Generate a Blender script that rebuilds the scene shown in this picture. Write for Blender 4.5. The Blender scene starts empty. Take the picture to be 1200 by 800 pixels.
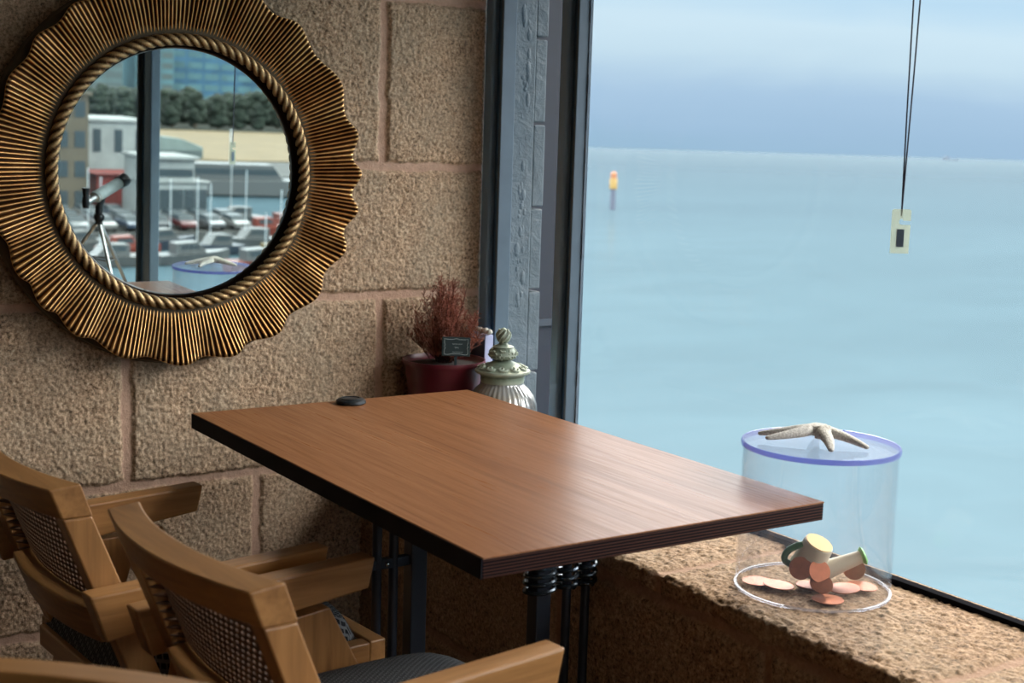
import bpy, bmesh, math, random
import numpy as np
from mathutils import Vector, Matrix, Euler

random.seed(7)
scene = bpy.context.scene
COL = scene.collection
R = math.radians
PI = math.pi

# =============================================================== materials
def new_mat(name):
    m = bpy.data.materials.new(name); m.use_nodes = True
    nt = m.node_tree; nt.nodes.clear()
    out = nt.nodes.new('ShaderNodeOutputMaterial')
    return m, nt, out

def N(nt, t, **kw):
    n = nt.nodes.new(t)
    for k, v in kw.items():
        if k.startswith('i_'):
            key = k[2:]
            key = int(key) if key.isdigit() else key.replace('_', ' ')
            n.inputs[key].default_value = v
        else:
            setattr(n, k, v)
    return n

def L(nt, a, b): nt.links.new(a, b)

def ramp(nt, fac, stops, interp='LINEAR'):
    r = nt.nodes.new('ShaderNodeValToRGB'); r.color_ramp.interpolation = interp
    el = r.color_ramp.elements
    while len(el) < len(stops): el.new(0.5)
    for e, (p, c) in zip(el, stops):
        e.position = p; e.color = (*c, 1) if len(c) == 3 else c
    if fac is not None: L(nt, fac, r.inputs['Fac'])
    return r.outputs['Color']

def mapping(nt, scale=(1, 1, 1), rot=(0, 0, 0), coord='Object'):
    tc = N(nt, 'ShaderNodeTexCoord'); mp = N(nt, 'ShaderNodeMapping')
    mp.inputs['Scale'].default_value = scale; mp.inputs['Rotation'].default_value = rot
    L(nt, tc.outputs[coord], mp.inputs['Vector']); return mp.outputs['Vector']

def noise(nt, vec, scale, detail=4, rough=.55, dist=0):
    n = N(nt, 'ShaderNodeTexNoise'); n.inputs['Scale'].default_value = scale
    n.inputs['Detail'].default_value = detail; n.inputs['Roughness'].default_value = rough
    n.inputs['Distortion'].default_value = dist
    L(nt, vec, n.inputs['Vector']); return n.outputs['Fac']

def mixc(nt, fac, a, b, mode='MIX'):
    m = N(nt, 'ShaderNodeMix', data_type='RGBA', blend_type=mode)
    for s, v in ((m.inputs[0], fac), (m.inputs[6], a), (m.inputs[7], b)):
        if hasattr(v, 'default_value') or hasattr(v, 'is_linked'): L(nt, v, s)
        elif isinstance(v, (int, float)): s.default_value = v
        else: s.default_value = (*v, 1)
    return m.outputs[2]

def bump(nt, h, strength=.3, dist=.002, normal=None):
    b = N(nt, 'ShaderNodeBump'); b.inputs['Strength'].default_value = strength
    b.inputs['Distance'].default_value = dist; L(nt, h, b.inputs['Height'])
    if normal is not None: L(nt, normal, b.inputs['Normal'])
    return b.outputs['Normal']

def principled(nt, out, color, rough=.5, metal=0, spec=.5, coat=0, coat_rough=.1, normal=None, **kw):
    p = N(nt, 'ShaderNodeBsdfPrincipled')
    for key, v in (('Base Color', color), ('Roughness', rough), ('Metallic', metal)):
        if isinstance(v, (int, float)): p.inputs[key].default_value = v
        elif isinstance(v, tuple): p.inputs[key].default_value = (*v, 1)
        else: L(nt, v, p.inputs[key])
    p.inputs['Specular IOR Level'].default_value = spec
    p.inputs['Coat Weight'].default_value = coat; p.inputs['Coat Roughness'].default_value = coat_rough
    for k, v in kw.items(): p.inputs[k.replace('_', ' ')].default_value = v
    if normal is not None: L(nt, normal, p.inputs['Normal'])
    L(nt, p.outputs[0], out.inputs['Surface']); return p

def plain(name, color, rough=.5, metal=0, spec=.5, var=.12, scale=30, bmp=.1, **kw):
    m, nt, out = new_mat(name); v = mapping(nt)
    n = noise(nt, v, scale, 3)
    a = tuple(c * (1 - var) for c in color); b = tuple(min(1, c * (1 + var)) for c in color)
    col = ramp(nt, n, [(.3, a), (.7, b)])
    principled(nt, out, col, rough, metal, spec, normal=bump(nt, n, bmp, .001) if bmp else None, **kw)
    return m

def wood_mat(name, axis, dark, mid, light, rough=.42, coat=.15, s=1.0):
    m, nt, out = new_mat(name)
    sc = [55 * s, 55 * s, 55 * s]; sc[axis] = 3.2 * s
    v = mapping(nt, tuple(sc)); n = noise(nt, v, 1.0, 6, .62, .6)
    v2 = mapping(nt, tuple(x * (.22 if i != axis else .6) for i, x in enumerate(sc))); n2 = noise(nt, v2, 1.0, 3, .5, 1.2)
    c1 = ramp(nt, n, [(.3, dark), (.5, mid), (.72, light)])
    c2 = ramp(nt, n2, [(.3, tuple(c * .72 for c in mid)), (.7, tuple(c * 1.12 for c in light))])
    col = mixc(nt, .45, c1, c2)
    principled(nt, out, col, rough, 0, .45, coat=coat, coat_rough=.25, normal=bump(nt, n, .22, .0006))
    return m

def stone_mat(name='granite_block', k=1.0, warm=1.0):
    m, nt, out = new_mat(name)
    def tone(c): return (min(.95, c[0] * k * 1.04), c[1] * k * warm * .965, c[2] * k * warm * warm * .985)
    v = mapping(nt)
    at = N(nt, 'ShaderNodeAttribute', attribute_name='mortar')
    n1 = noise(nt, v, 125, 3, .75); n2 = noise(nt, v, 5, 4, .6); n3 = noise(nt, v, 55, 3, .6)
    base = ramp(nt, n1, [(.35, tone((.030, .018, .012))), (.45, tone((.36, .245, .145))), (.55, tone((.60, .44, .275))), (.70, tone((.88, .72, .50)))])
    grey = ramp(nt, n3, [(.35, tone((.17, .115, .07))), (.65, tone((.64, .49, .315)))])
    c = mixc(nt, .30, base, grey)
    c = mixc(nt, ramp(nt, n2, [(.35, (0, 0, 0)), (.7, tone((.5, .5, .5)))]), c, (.40, .34, .25), 'MIX')
    mort = ramp(nt, noise(nt, v, 60, 3), [(.3, tone((.46, .32, .225))), (.7, tone((.58, .42, .30)))])
    col = mixc(nt, at.outputs['Fac'], c, mort)
    rgh = N(nt, 'ShaderNodeMath', operation='ADD'); rgh.inputs[0].default_value = .75; rgh.inputs[1].default_value = .1
    b = bump(nt, n1, .8, .0022)
    b2 = bump(nt, n3, .35, .003, b)
    principled(nt, out, col, .88, 0, .25, normal=b2)
    return m

M = {}
M['stone'] = stone_mat('granite_block', 1.14)
M['sill_stone'] = stone_mat('darkened_sill_stone', .62, .94)  # wall stone darkened against excess skylight, the face's shade put into the colour
WD, WM, WL = (.13, .050, .015), (.34, .155, .048), (.50, .255, .088)
M['wood_x'] = wood_mat('chair_wood_x', 0, WD, WM, WL)
M['wood_y'] = wood_mat('chair_wood_y', 1, WD, WM, WL)
M['wood_z'] = wood_mat('chair_wood_z', 2, WD, WM, WL)

# table veneer
m, nt, out = new_mat('table_veneer')
v = mapping(nt, (130, 3.2, 130)); n = noise(nt, v, 1, 6, .65, .3)
v2 = mapping(nt, (16, .9, 16)); n2 = noise(nt, v2, 1, 4, .55, .6)
col = mixc(nt, .5, ramp(nt, n, [(.28, (.10, .036, .014)), (.5, (.27, .112, .045)), (.72, (.37, .165, .070))]),
           ramp(nt, n2, [(.3, (.22, .088, .035)), (.7, (.35, .155, .066))]))
rg = ramp(nt, n, [(.3, (.42, .42, .42)), (.7, (.25, .25, .25))])
p = principled(nt, out, col, rg, 0, .08, coat=.03, coat_rough=.10, normal=bump(nt, n, .32, .0009))
M['veneer'] = m
# plywood edge: thin plies along z
m, nt, out = new_mat('plywood_edge')
tc = N(nt, 'ShaderNodeTexCoord'); sx = N(nt, 'ShaderNodeSeparateXYZ'); L(nt, tc.outputs['Object'], sx.inputs[0])
mt = N(nt, 'ShaderNodeMath', operation='MULTIPLY'); mt.inputs[1].default_value = 1250; L(nt, sx.outputs['Z'], mt.inputs[0])
v = mapping(nt, (3, 3, 60)); nn = noise(nt, v, 3, 4)
ad = N(nt, 'ShaderNodeMath', operation='MULTIPLY_ADD'); ad.inputs[1].default_value = 2.0; L(nt, nn, ad.inputs[0]); L(nt, mt.outputs[0], ad.inputs[2])
sn = N(nt, 'ShaderNodeMath', operation='SINE'); L(nt, ad.outputs[0], sn.inputs[0])
mr = N(nt, 'ShaderNodeMapRange'); mr.inputs[1].default_value = -1; L(nt, sn.outputs[0], mr.inputs[0])
col = ramp(nt, mr.outputs[0], [(.2, (.006, .004, .005)), (.65, (.020, .009, .009)), (.95, (.085, .032, .022))])
principled(nt, out, col, .5, 0, .12, normal=bump(nt, mr.outputs[0], .2, .001))
M['ply'] = m
M['edge_black'] = plain('table_edge_black', (.010, .012, .018), .7, 0, .1, bmp=.05)
M['coil'] = plain('dark_spring_steel', (.06, .075, .09), .25, .8, bmp=0)
M['rubber'] = plain('matte_black_rubber', (.006, .006, .008), .95, 0, .02, bmp=0)
M['leg_black'] = plain('powder_black_metal', (.008, .011, .018), .42, 0, .5, bmp=.05)
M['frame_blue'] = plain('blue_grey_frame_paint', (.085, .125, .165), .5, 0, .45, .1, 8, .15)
M['frame_lightened'] = plain('lightened_frame_face', (.20, .34, .52), .5, 0, .45, .1, 8, .1)  # frame paint lightened to stand in for light missing on room-facing flanges
M['frame_dark'] = plain('dark_frame_channel', (.035, .11, .22), .5, bmp=0)
M['pier'] = None
m, nt, out = new_mat('grey_painted_masonry')
v = mapping(nt); n = noise(nt, v, 22, 5, .6, .4); nb = noise(nt, v, 6, 3)
col = ramp(nt, nb, [(.3, (.085, .115, .135)), (.7, (.125, .155, .175))])
principled(nt, out, col, .6, 0, .4, normal=bump(nt, n, .7, .012)); M['pier'] = m
M['navy'] = plain('navy_outer_screen', (0.009, 0.014, 0.0275), .6, bmp=.02)
M['plaster'] = plain('warm_plaster', (.07, .055, .04), .9, scale=6, bmp=.1)
M['ceil'] = plain('ceiling_paint', (.20, .16, .12), .9, bmp=.05)
m, nt, out = new_mat('dark_floor_boards')
v = mapping(nt, (2, 18, 18)); n = noise(nt, v, 1.5, 5)
principled(nt, out, ramp(nt, n, [(.3, (.05, .03, .018)), (.7, (.12, .075, .045))]), .5, normal=bump(nt, n, .2, .002)); M['floor'] = m

# gilt mirror frame: patina stays in the grooves (attribute from the ribs)
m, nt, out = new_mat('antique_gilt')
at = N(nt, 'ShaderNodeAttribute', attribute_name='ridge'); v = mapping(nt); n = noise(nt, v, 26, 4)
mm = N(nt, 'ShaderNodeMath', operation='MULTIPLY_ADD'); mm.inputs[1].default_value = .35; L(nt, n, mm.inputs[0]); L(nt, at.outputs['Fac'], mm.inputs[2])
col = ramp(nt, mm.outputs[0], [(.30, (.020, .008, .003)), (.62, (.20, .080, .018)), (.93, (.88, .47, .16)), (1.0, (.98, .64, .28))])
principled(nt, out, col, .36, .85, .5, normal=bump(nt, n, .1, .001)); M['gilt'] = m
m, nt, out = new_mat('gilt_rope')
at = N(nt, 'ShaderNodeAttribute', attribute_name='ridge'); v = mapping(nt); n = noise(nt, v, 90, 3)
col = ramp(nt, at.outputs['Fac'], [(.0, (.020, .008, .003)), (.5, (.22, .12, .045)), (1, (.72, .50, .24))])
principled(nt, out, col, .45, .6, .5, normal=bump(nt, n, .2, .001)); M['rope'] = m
M['gilt_back'] = plain('dull_gilt_backing', (.10, .065, .030), .5, .4)
m, nt, out = new_mat('mirror_glass')
principled(nt, out, (.60, .70, .70), .0, 1.0, .5); M['mirror'] = m

def thin_clear(name, tint, refl=.04, edge=.6, blend=.25, haze=0.0, haze_col=(.8, .82, .95), rough=.02):
    m, nt, out = new_mat(name)
    tr = N(nt, 'ShaderNodeBsdfTransparent'); tr.inputs[0].default_value = (*tint, 1)
    gl = N(nt, 'ShaderNodeBsdfGlossy'); gl.inputs['Roughness'].default_value = rough
    lw = N(nt, 'ShaderNodeLayerWeight'); lw.inputs[0].default_value = blend
    mr = N(nt, 'ShaderNodeMapRange'); mr.inputs[3].default_value = refl; mr.inputs[4].default_value = edge
    L(nt, lw.outputs['Facing'], mr.inputs[0])
    mx = N(nt, 'ShaderNodeMixShader'); L(nt, mr.outputs[0], mx.inputs[0]); L(nt, tr.outputs[0], mx.inputs[1]); L(nt, gl.outputs[0], mx.inputs[2])
    o = mx.outputs[0]
    if haze:
        df = N(nt, 'ShaderNodeBsdfTranslucent'); df.inputs[0].default_value = (*haze_col, 1)
        d2 = N(nt, 'ShaderNodeBsdfDiffuse'); d2.inputs[0].default_value = (*haze_col, 1)
        ad = N(nt, 'ShaderNodeMixShader'); ad.inputs[0].default_value = .5
        L(nt, df.outputs[0], ad.inputs[1]); L(nt, d2.outputs[0], ad.inputs[2])
        m2 = N(nt, 'ShaderNodeMixShader'); m2.inputs[0].default_value = haze
        L(nt, o, m2.inputs[1]); L(nt, ad.outputs[0], m2.inputs[2]); o = m2.outputs[0]
    L(nt, o, out.inputs['Surface']); return m
M['pane'] = thin_clear('window_glass', (.98, .99, .995), .006, .05, .2)
M['acrylic'] = thin_clear('clear_acrylic', (.985, .988, .995), .012, .35, .25, .012, (.8, .84, 1))
M['acrylic_lid'] = thin_clear('clear_lid', (.93, .94, .99), .02, .22, .3, .12, (.70, .74, .92))
M['acrylic_edge'] = thin_clear('lavender_lid_edge', (.55, .58, .88), .05, .4, .3, .30, (.38, .41, .72))
M['tag'] = thin_clear('cloudy_plastic', (.93, .95, .88), .04, .3, .3, .45, (.72, .74, .62))
M['tag_dark'] = plain('grey_label', (.075, .11, .16), .6, bmp=0)
M['cord'] = plain('grey_cord', (.055, .055, .085), .8)
M['copper'] = plain('copper', (.27, .090, .045), .42, .80, bmp=.15, scale=60)
M['cream'] = plain('cream_glaze', (.50, .44, .33), .4, 0, .5, .05)
M['cream_light'] = plain('pale_cream_base', (.72, .50, .22), .7, bmp=.05, var=.04)
M['green_dark'] = plain('green_glaze', (.030, .115, .035), .35)
M['green_light'] = plain('pale_green_glaze', (.24, .55, .16), .45)
m, nt, out = new_mat('dried_starfish')
v = mapping(nt); n = noise(nt, v, 160, 3, .7); vo = N(nt, 'ShaderNodeTexVoronoi'); vo.inputs['Scale'].default_value = 260; L(nt, v, vo.inputs['Vector'])
col = mixc(nt, .6, ramp(nt, vo.outputs['Distance'], [(.15, (.80, .78, .72)), (.7, (.26, .23, .20))]), ramp(nt, n, [(.3, (.42, .39, .34)), (.7, (.75, .72, .66))]))
principled(nt, out, col, .85, normal=bump(nt, vo.outputs['Distance'], .6, .002)); M['star'] = m
M['pot'] = plain('dark_red_pot', (.115, .012, .022), .35, 0, .5, .15, 10, .05)
M['soil'] = plain('soil', (.03, .02, .015), .95, bmp=.5)
M['foliage'] = plain('russet_dry_foliage', (.36, .14, .095), .8, var=.45, scale=45, bmp=0)
M['twig'] = plain('dark_twig', (.07, .028, .028), .8)
M['slate'] = plain('green_chalk_slate', (.012, .030, .034), .6, bmp=.05)
M['chalk'] = plain('chalk_white', (.42, .50, .50), .9, bmp=0)
M['box_navy'] = plain('navy_box_print', (.012, .018, .055), .5, bmp=0)
M['box_white'] = plain('lavender_white_card', (.40, .42, .60), .7, bmp=0)
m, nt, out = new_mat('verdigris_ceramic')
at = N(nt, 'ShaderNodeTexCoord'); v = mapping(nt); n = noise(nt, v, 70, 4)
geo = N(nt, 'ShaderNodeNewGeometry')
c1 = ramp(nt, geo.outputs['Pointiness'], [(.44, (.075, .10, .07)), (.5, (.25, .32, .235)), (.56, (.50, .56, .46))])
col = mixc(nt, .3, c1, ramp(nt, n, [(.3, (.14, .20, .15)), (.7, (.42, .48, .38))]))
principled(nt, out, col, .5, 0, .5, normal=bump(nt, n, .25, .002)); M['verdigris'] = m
m, nt, out = new_mat('pearly_ribbed_glass')
v = mapping(nt); n = noise(nt, v, 12, 3)
principled(nt, out, ramp(nt, n, [(.3, (.30, .33, .36)), (.5, (.46, .46, .44)), (.7, (.52, .42, .28))]), .22, .25, .6, coat=.4); M['ribglass'] = m
M['coral'] = plain('white_coral', (.55, .54, .48), .9, bmp=.6, scale=90)
M['puck'] = plain('black_rubber', (.012, .018, .022), .4, bmp=.05)
m, nt, out = new_mat('woven_seat_fabric')
v = mapping(nt, (1, 1, 1), (0, 0, R(8)))
bk = N(nt, 'ShaderNodeTexBrick'); bk.inputs['Scale'].default_value = 44; bk.inputs['Mortar Size'].default_value = .055
bk.inputs['Brick Width'].default_value = .5; bk.inputs['Row Height'].default_value = .26
bk.inputs['Color1'].default_value = (.008, .009, .012, 1); bk.inputs['Color2'].default_value = (.018, .019, .024, 1); bk.inputs['Mortar'].default_value = (.24, .25, .26, 1)
L(nt, v, bk.inputs['Vector'])
n = noise(nt, v, 400, 2)
principled(nt, out, mixc(nt, .25, bk.outputs['Color'], ramp(nt, n, [(.4, (.01, .01, .015)), (.6, (.05, .05, .055))])), .95, 0, .1, normal=bump(nt, bk.outputs['Fac'], .5, .0015))
M['fabric'] = m
M['cane'] = plain('brown_cane', (.105, .045, .018), .5, var=.35, scale=60, bmp=.2)
M['screw'] = plain('steel_screw', (.65, .65, .62), .25, 1.0, bmp=0)
M['tel_white'] = plain('pale_tube_enamel', (.62, .72, .72), .3, bmp=0)
M['tel_black'] = plain('black_plastic', (.012, .012, .014), .4, bmp=0)
M['tel_alu'] = plain('brushed_aluminium', (.70, .72, .72), .35, .8, bmp=.05)

# =============================================================== mesh helpers
def mesh_from(name, verts, faces, mat=None, smooth=False, parent=None, attrs=None):
    me = bpy.data.meshes.new(name)
    me.from_pydata(verts if isinstance(verts, list) else verts.tolist(), [], faces if isinstance(faces, list) else faces.tolist())
    if mat is not None: me.materials.append(mat)
    if smooth: me.polygons.foreach_set('use_smooth', [True] * len(me.polygons))
    if attrs:
        for k, a in attrs.items():
            at = me.attributes.new(k, 'FLOAT', 'POINT'); at.data.foreach_set('value', np.asarray(a, dtype=np.float32).ravel())
    me.update()
    o = bpy.data.objects.new(name, me); COL.objects.link(o)
    if parent is not None: o.parent = parent
    return o

class MB:
    """collects shapes into one mesh"""
    def __init__(s): s.v = []; s.f = []
    def add(s, vs, fs):
        b = len(s.v); s.v += [tuple(q) for q in vs]; s.f += [tuple(i + b for i in f) for f in fs]; return s
    def box(s, c, d, rot=None):
        hx, hy, hz = d[0] / 2, d[1] / 2, d[2] / 2
        vs = [Vector((x, y, z)) for x in (-hx, hx) for y in (-hy, hy) for z in (-hz, hz)]
        if rot is not None: vs = [rot @ q for q in vs]
        vs = [q + Vector(c) for q in vs]
        return s.add(vs, [(0, 1, 3, 2), (4, 6, 7, 5), (0, 4, 5, 1), (2, 3, 7, 6), (0, 2, 6, 4), (1, 5, 7, 3)])
    def bb(s, x0, x1, y0, y1, z0, z1): return s.box(((x0 + x1) / 2, (y0 + y1) / 2, (z0 + z1) / 2), (abs(x1 - x0), abs(y1 - y0), abs(z1 - z0)))
    def prism(s, poly, y0, y1):
        """polygon in (x,z), extruded along y"""
        n = len(poly); vs = [(x, y0, z) for x, z in poly] + [(x, y1, z) for x, z in poly]
        fs = [tuple(range(n)), tuple(range(2 * n - 1, n - 1, -1))] + [(i, i + n, (i + 1) % n + n, (i + 1) % n) for i in range(n)]
        return s.add(vs, fs)
    def tube(s, pts, r, seg=8, cap=True):
        pts = [Vector(q) for q in pts]; n = len(pts)
        rs = r if isinstance(r, (list, tuple)) else [r] * n
        vs = []; up = None
        for i, q in enumerate(pts):
            t = (pts[min(i + 1, n - 1)] - pts[max(i - 1, 0)]).normalized()
            if up is None:
                up = Vector((0, 0, 1)) if abs(t.z) < .9 else Vector((1, 0, 0))
            a = (up - t * up.dot(t)).normalized(); b = t.cross(a); up = a
            for k in range(seg):
                an = 2 * PI * k / seg; vs.append(q + (a * math.cos(an) + b * math.sin(an)) * rs[i])
        fs = [(i * seg + k, i * seg + (k + 1) % seg, (i + 1) * seg + (k + 1) % seg, (i + 1) * seg + k) for i in range(n - 1) for k in range(seg)]
        if cap: fs += [tuple(range(seg - 1, -1, -1)), tuple(range((n - 1) * seg, n * seg))]
        return s.add(vs, fs)
    def lathe(s, prof, seg=48, c=(0, 0, 0), rot=None, fn=None, cap=True):
        vs = []
        for i, (r, z) in enumerate(prof):
            for k in range(seg):
                a = 2 * PI * k / seg; rr = r if fn is None else fn(r, z, a)
                q = Vector((rr * math.cos(a), rr * math.sin(a), z))
                if rot is not None: q = rot @ q
                vs.append(q + Vector(c))
        fs = [(i * seg + k, i * seg + (k + 1) % seg, (i + 1) * seg + (k + 1) % seg, (i + 1) * seg + k) for i in range(len(prof) - 1) for k in range(seg)]
        if cap and prof[0][0] > 1e-5: fs.append(tuple(range(seg - 1, -1, -1)))
        if cap and prof[-1][0] > 1e-5: fs.append(tuple(range((len(prof) - 1) * seg, len(prof) * seg)))
        return s.add(vs, fs)
    def ball(s, c, r, seg=12, rings=8, sc=(1, 1, 1)):
        prof = [(max(1e-6, math.sin(PI * i / rings)), -math.cos(PI * i / rings)) for i in range(rings + 1)]
        vs = []; 
        for (a_, z) in prof:
            for k in range(seg):
                a = 2 * PI * k / seg; vs.append((c[0] + r * sc[0] * a_ * math.cos(a), c[1] + r * sc[1] * a_ * math.sin(a), c[2] + r * sc[2] * z))
        fs = [(i * seg + k, i * seg + (k + 1) % seg, (i + 1) * seg + (k + 1) % seg, (i + 1) * seg + k) for i in range(rings) for k in range(seg)]
        return s.add(vs, fs)
    def build(s, name, mat, parent=None, smooth=False, bevel=0, seg=2, merge=False):
        o = mesh_from(name, s.v, s.f, mat, smooth, parent)
        bm = bmesh.new(); bm.from_mesh(o.data)
        if merge: bmesh.ops.remove_doubles(bm, verts=bm.verts, dist=1e-6)
        bmesh.ops.recalc_face_normals(bm, faces=bm.faces)
        if bevel:
            ed = [e for e in bm.edges if len(e.link_faces) == 2 and e.calc_face_angle(0) > R(28)]
            bmesh.ops.bevel(bm, geom=ed, offset=bevel, segments=seg, profile=.5, affect='EDGES', clamp_overlap=True)
        bm.to_mesh(o.data); bm.free()
        if smooth:
            try: o.data.set_sharp_from_angle(angle=R(38))
            except Exception: pass
        return o

def tag(o, label=None, cat=None, group=None, kind=None):
    if label: o['label'] = label
    if cat: o['category'] = cat
    if group: o['group'] = group
    if kind: o['kind'] = kind
    return o

def empty(name, loc=(0, 0, 0), rot=(0, 0, 0)):
    o = bpy.data.objects.new(name, None); o.empty_display_size = .1; COL.objects.link(o)
    o.location = loc; o.rotation_euler = rot; return o

def copy_tree(o, parent=None):
    c = o.copy(); COL.objects.link(c)
    if parent is not None: c.parent = parent
    for ch in [q for q in bpy.data.objects if q.parent == o]: copy_tree(ch, c)
    return c

# ---- numpy value noise
_rng = np.random.RandomState(11)
_TAB = _rng.rand(256, 256)
def vn(x, y, s, seed=0):
    x = x * s + seed * 17.3; y = y * s + seed * 31.7
    xi = np.floor(x).astype(int); yi = np.floor(y).astype(int); fx = x - xi; fy = y - yi
    fx = fx * fx * (3 - 2 * fx); fy = fy * fy * (3 - 2 * fy)
    a = _TAB[xi % 256, yi % 256]; b = _TAB[(xi + 1) % 256, yi % 256]; c = _TAB[xi % 256, (yi + 1) % 256]; d = _TAB[(xi + 1) % 256, (yi + 1) % 256]
    return (a * (1 - fx) + b * fx) * (1 - fy) + (c * (1 - fx) + d * fx) * fy - .5
def sstep(x, a, b):
    t = np.clip((x - a) / (b - a), 0, 1); return t * t * (3 - 2 * t)
def grid_faces(nr, nc):
    i = np.arange(nr - 1)[:, None] * nc + np.arange(nc - 1)[None, :]
    return np.stack([i, i + 1, i + nc + 1, i + nc], -1).reshape(-1, 4)
def rough(u, v, seed):
    r = vn(u, v, 165, seed) * .0066 + vn(u, v, 88, seed + 1) * .0030 + vn(u, v, 15, seed + 3) * .004
    pit = vn(u, v, 120, seed + 5); return r - np.clip(pit - .22, 0, 1) * .016

# =============================================================== back wall (granite blocks in mortar)
def block_dist(X, Z, courses, joints):
    """distance to the nearest mortar centre line"""
    jx = vn(X, Z, 28, 8) * .007 + vn(X, Z, 90, 9) * .004
    d = np.full(X.shape, 9.0)
    for z in courses: d = np.minimum(d, np.abs(Z - z + jx))
    lev = [99] + sorted(courses, reverse=True) + [-99]
    for a, b, js in zip(lev[:-1], lev[1:], joints):
        inside = (Z <= a) & (Z > b)
        for j in js:
            dj = np.abs(X - j + jx); d = np.where(inside, np.minimum(d, dj), d)
    return d
FZ = -.75
cour = [1.39, .970, .533, .193, -.252, -.595]
jnt = [[-.35, -1.1, -2.0, -2.8], [-.62, -1.2, -1.9, -2.6], [-.312, -1.0, -1.66, -2.3, -2.95], [-.62, -1.3, -1.95, -2.7], [-.311, -.997, -1.7, -2.4], [-.661, -1.34, -2.05, -2.75], [-.3, -1.0, -1.7, -2.4]]
def stone_face(x0, x1, nx, nz):
    Xg, Zg = np.meshgrid(np.linspace(x0, x1, nx), np.linspace(FZ, 1.62, nz))
    d = block_dist(Xg, Zg, cour, jnt)
    mort = 1 - sstep(d, .0085, .0125)
    prof = sstep(d, .008, .020)
    H = (prof * .009 + rough(Xg, Zg, 1) * (1 - mort) * .55 + vn(Xg, Zg, 60, 4) * .0012 * mort)
    edge = sstep(-Xg, -.002, .012)
    return np.stack([Xg, -H * (.2 + .8 * edge), Zg], -1).reshape(-1, 3), grid_faces(nz, nx), mort
V, F, mort = stone_face(-1.45, 0.0, 560, 880)
wall = mesh_from('wall_back', V, F, M['stone'], True, attrs={'mortar': mort})
V, F, mort = stone_face(-3.3, -1.45, 340, 440)
mesh_from('wall_back_far', V, F, M['stone'], True, wall, attrs={'mortar': mort})
MB().bb(-3.3, 0.0, .003, .28, FZ, 1.62).build('wall_back_core', M['stone'], wall)
tag(wall, kind='structure')
w = MB().bb(-6.2, -3.3, -.004, .28, FZ, 1.62).build('wall_back_extension', M['stone']); tag(w, kind='structure')

# =============================================================== window wall: sill, header, frames
SZ = -.211; SX = -.356
def sill_profile(n1=100, n2=84):
    pts = []; nr = []
    for i in range(n1):
        z = FZ + (SZ - .012 - FZ) * i / (n1 - 1); pts.append((SX, z)); nr.append((-1, 0))
    for i in range(1, 8):
        a = PI / 2 * i / 8; pts.append((SX + .012 - .012 * math.cos(a), SZ - .012 + .012 * math.sin(a))); nr.append((-math.cos(a), math.sin(a)))
    for i in range(n2):
        x = SX + .012 + (0.0 - SX - .012) * i / (n2 - 1); pts.append((x, SZ)); nr.append((0, 1))
    return np.array(pts), np.array(nr)
P, Nn = sill_profile()
arc = np.concatenate([[0], np.cumsum(np.hypot(*(P[1:] - P[:-1]).T))])
ys = np.linspace(0.0, -3.3, 640)
A, Yg = np.meshgrid(arc, ys)
jx = vn(A, Yg, 28, 3) * .008 + vn(A, Yg, 90, 2) * .004
d = np.full(A.shape, 9.0)
arc_face = SZ - FZ
top_part = A > arc_face - .05
for j in (-.62, -1.250, -1.895, -2.55): d = np.where(top_part, np.minimum(d, np.abs(Yg - j + jx)), d)
for j in (-.35, -.93, -1.56, -2.2, -2.9): d = np.where(~top_part, np.minimum(d, np.abs(Yg - j + jx)), d)
for a_ in (arc_face - .052, arc_face - .40): d = np.minimum(d, np.abs(A - a_ + jx))
mort = (1 - sstep(d, .0085, .013)) * .75
prof = sstep(d, .008, .020)
edge_boost = 1 + .9 * np.exp(-((A - arc_face) / .02) ** 2)
Hs = prof * .006 + rough(A, Yg, 6) * (1 - mort) * .72 * edge_boost + vn(A, Yg, 40, 4) * .0015 * mort
V = np.stack([P[None, :, 0] + Nn[None, :, 0] * Hs, Yg, P[None, :, 1] + Nn[None, :, 1] * (Hs - .007)], -1).reshape(-1, 3)
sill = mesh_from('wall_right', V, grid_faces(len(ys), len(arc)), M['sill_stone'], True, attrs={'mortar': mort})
b = MB(); b.bb(SX + .012, .10, -3.3, .0, FZ, SZ - .02); b.bb(SX, .10, -7.4, -3.3, FZ, SZ)
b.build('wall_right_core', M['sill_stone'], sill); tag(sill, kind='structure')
HD = 1.36
w = MB().bb(-.02, .20, -7.4, .0, HD, 1.95).build('wall_right_header', M['plaster']); tag(w, kind='structure')

def mullion(y0, y1, name, parent=None):
    """blue-grey channel section: wide flange, deep dark groove, narrow flange"""
    wd = (y0 - y1); a = y0 - wd * .46; c = y1 + wd * .12
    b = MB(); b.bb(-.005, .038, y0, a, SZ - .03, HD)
    o = b.build(name, M['frame_lightened'], parent, bevel=.006, seg=3)
    MB().bb(-.005, .038, c, y1, SZ - .03, HD).build('side_flange', M['frame_blue'], o, bevel=.002)
    MB().bb(.012, .026, a + .001, c - .001, SZ - .03, HD).build('frame_channel', M['frame_dark'], o)
    return o
def window(n, y0, y1, jamb=None):
    """bay between y0 and y1 (y0 > y1)"""
    pane = MB().bb(.031, .036, y0, y1, SZ - .02, HD).build('window_%d' % n, M['pane']); tag(pane, kind='structure')
    b = MB(); b.bb(.001, .022, y0, y1, SZ - .03, SZ + .009); b.build('bottom_rail', M['rubber'], pane, bevel=.001)
    b = MB(); b.bb(.001, .05, y0, y1, HD - .04, HD); b.build('top_rail', M['frame_blue'], pane, bevel=.001)
    return pane
MULS = [(-.008, -.098), (-.362, -.4390), (-2.475, -2.635), (-4.60, -4.68), (-6.9, -6.98)]
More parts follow.
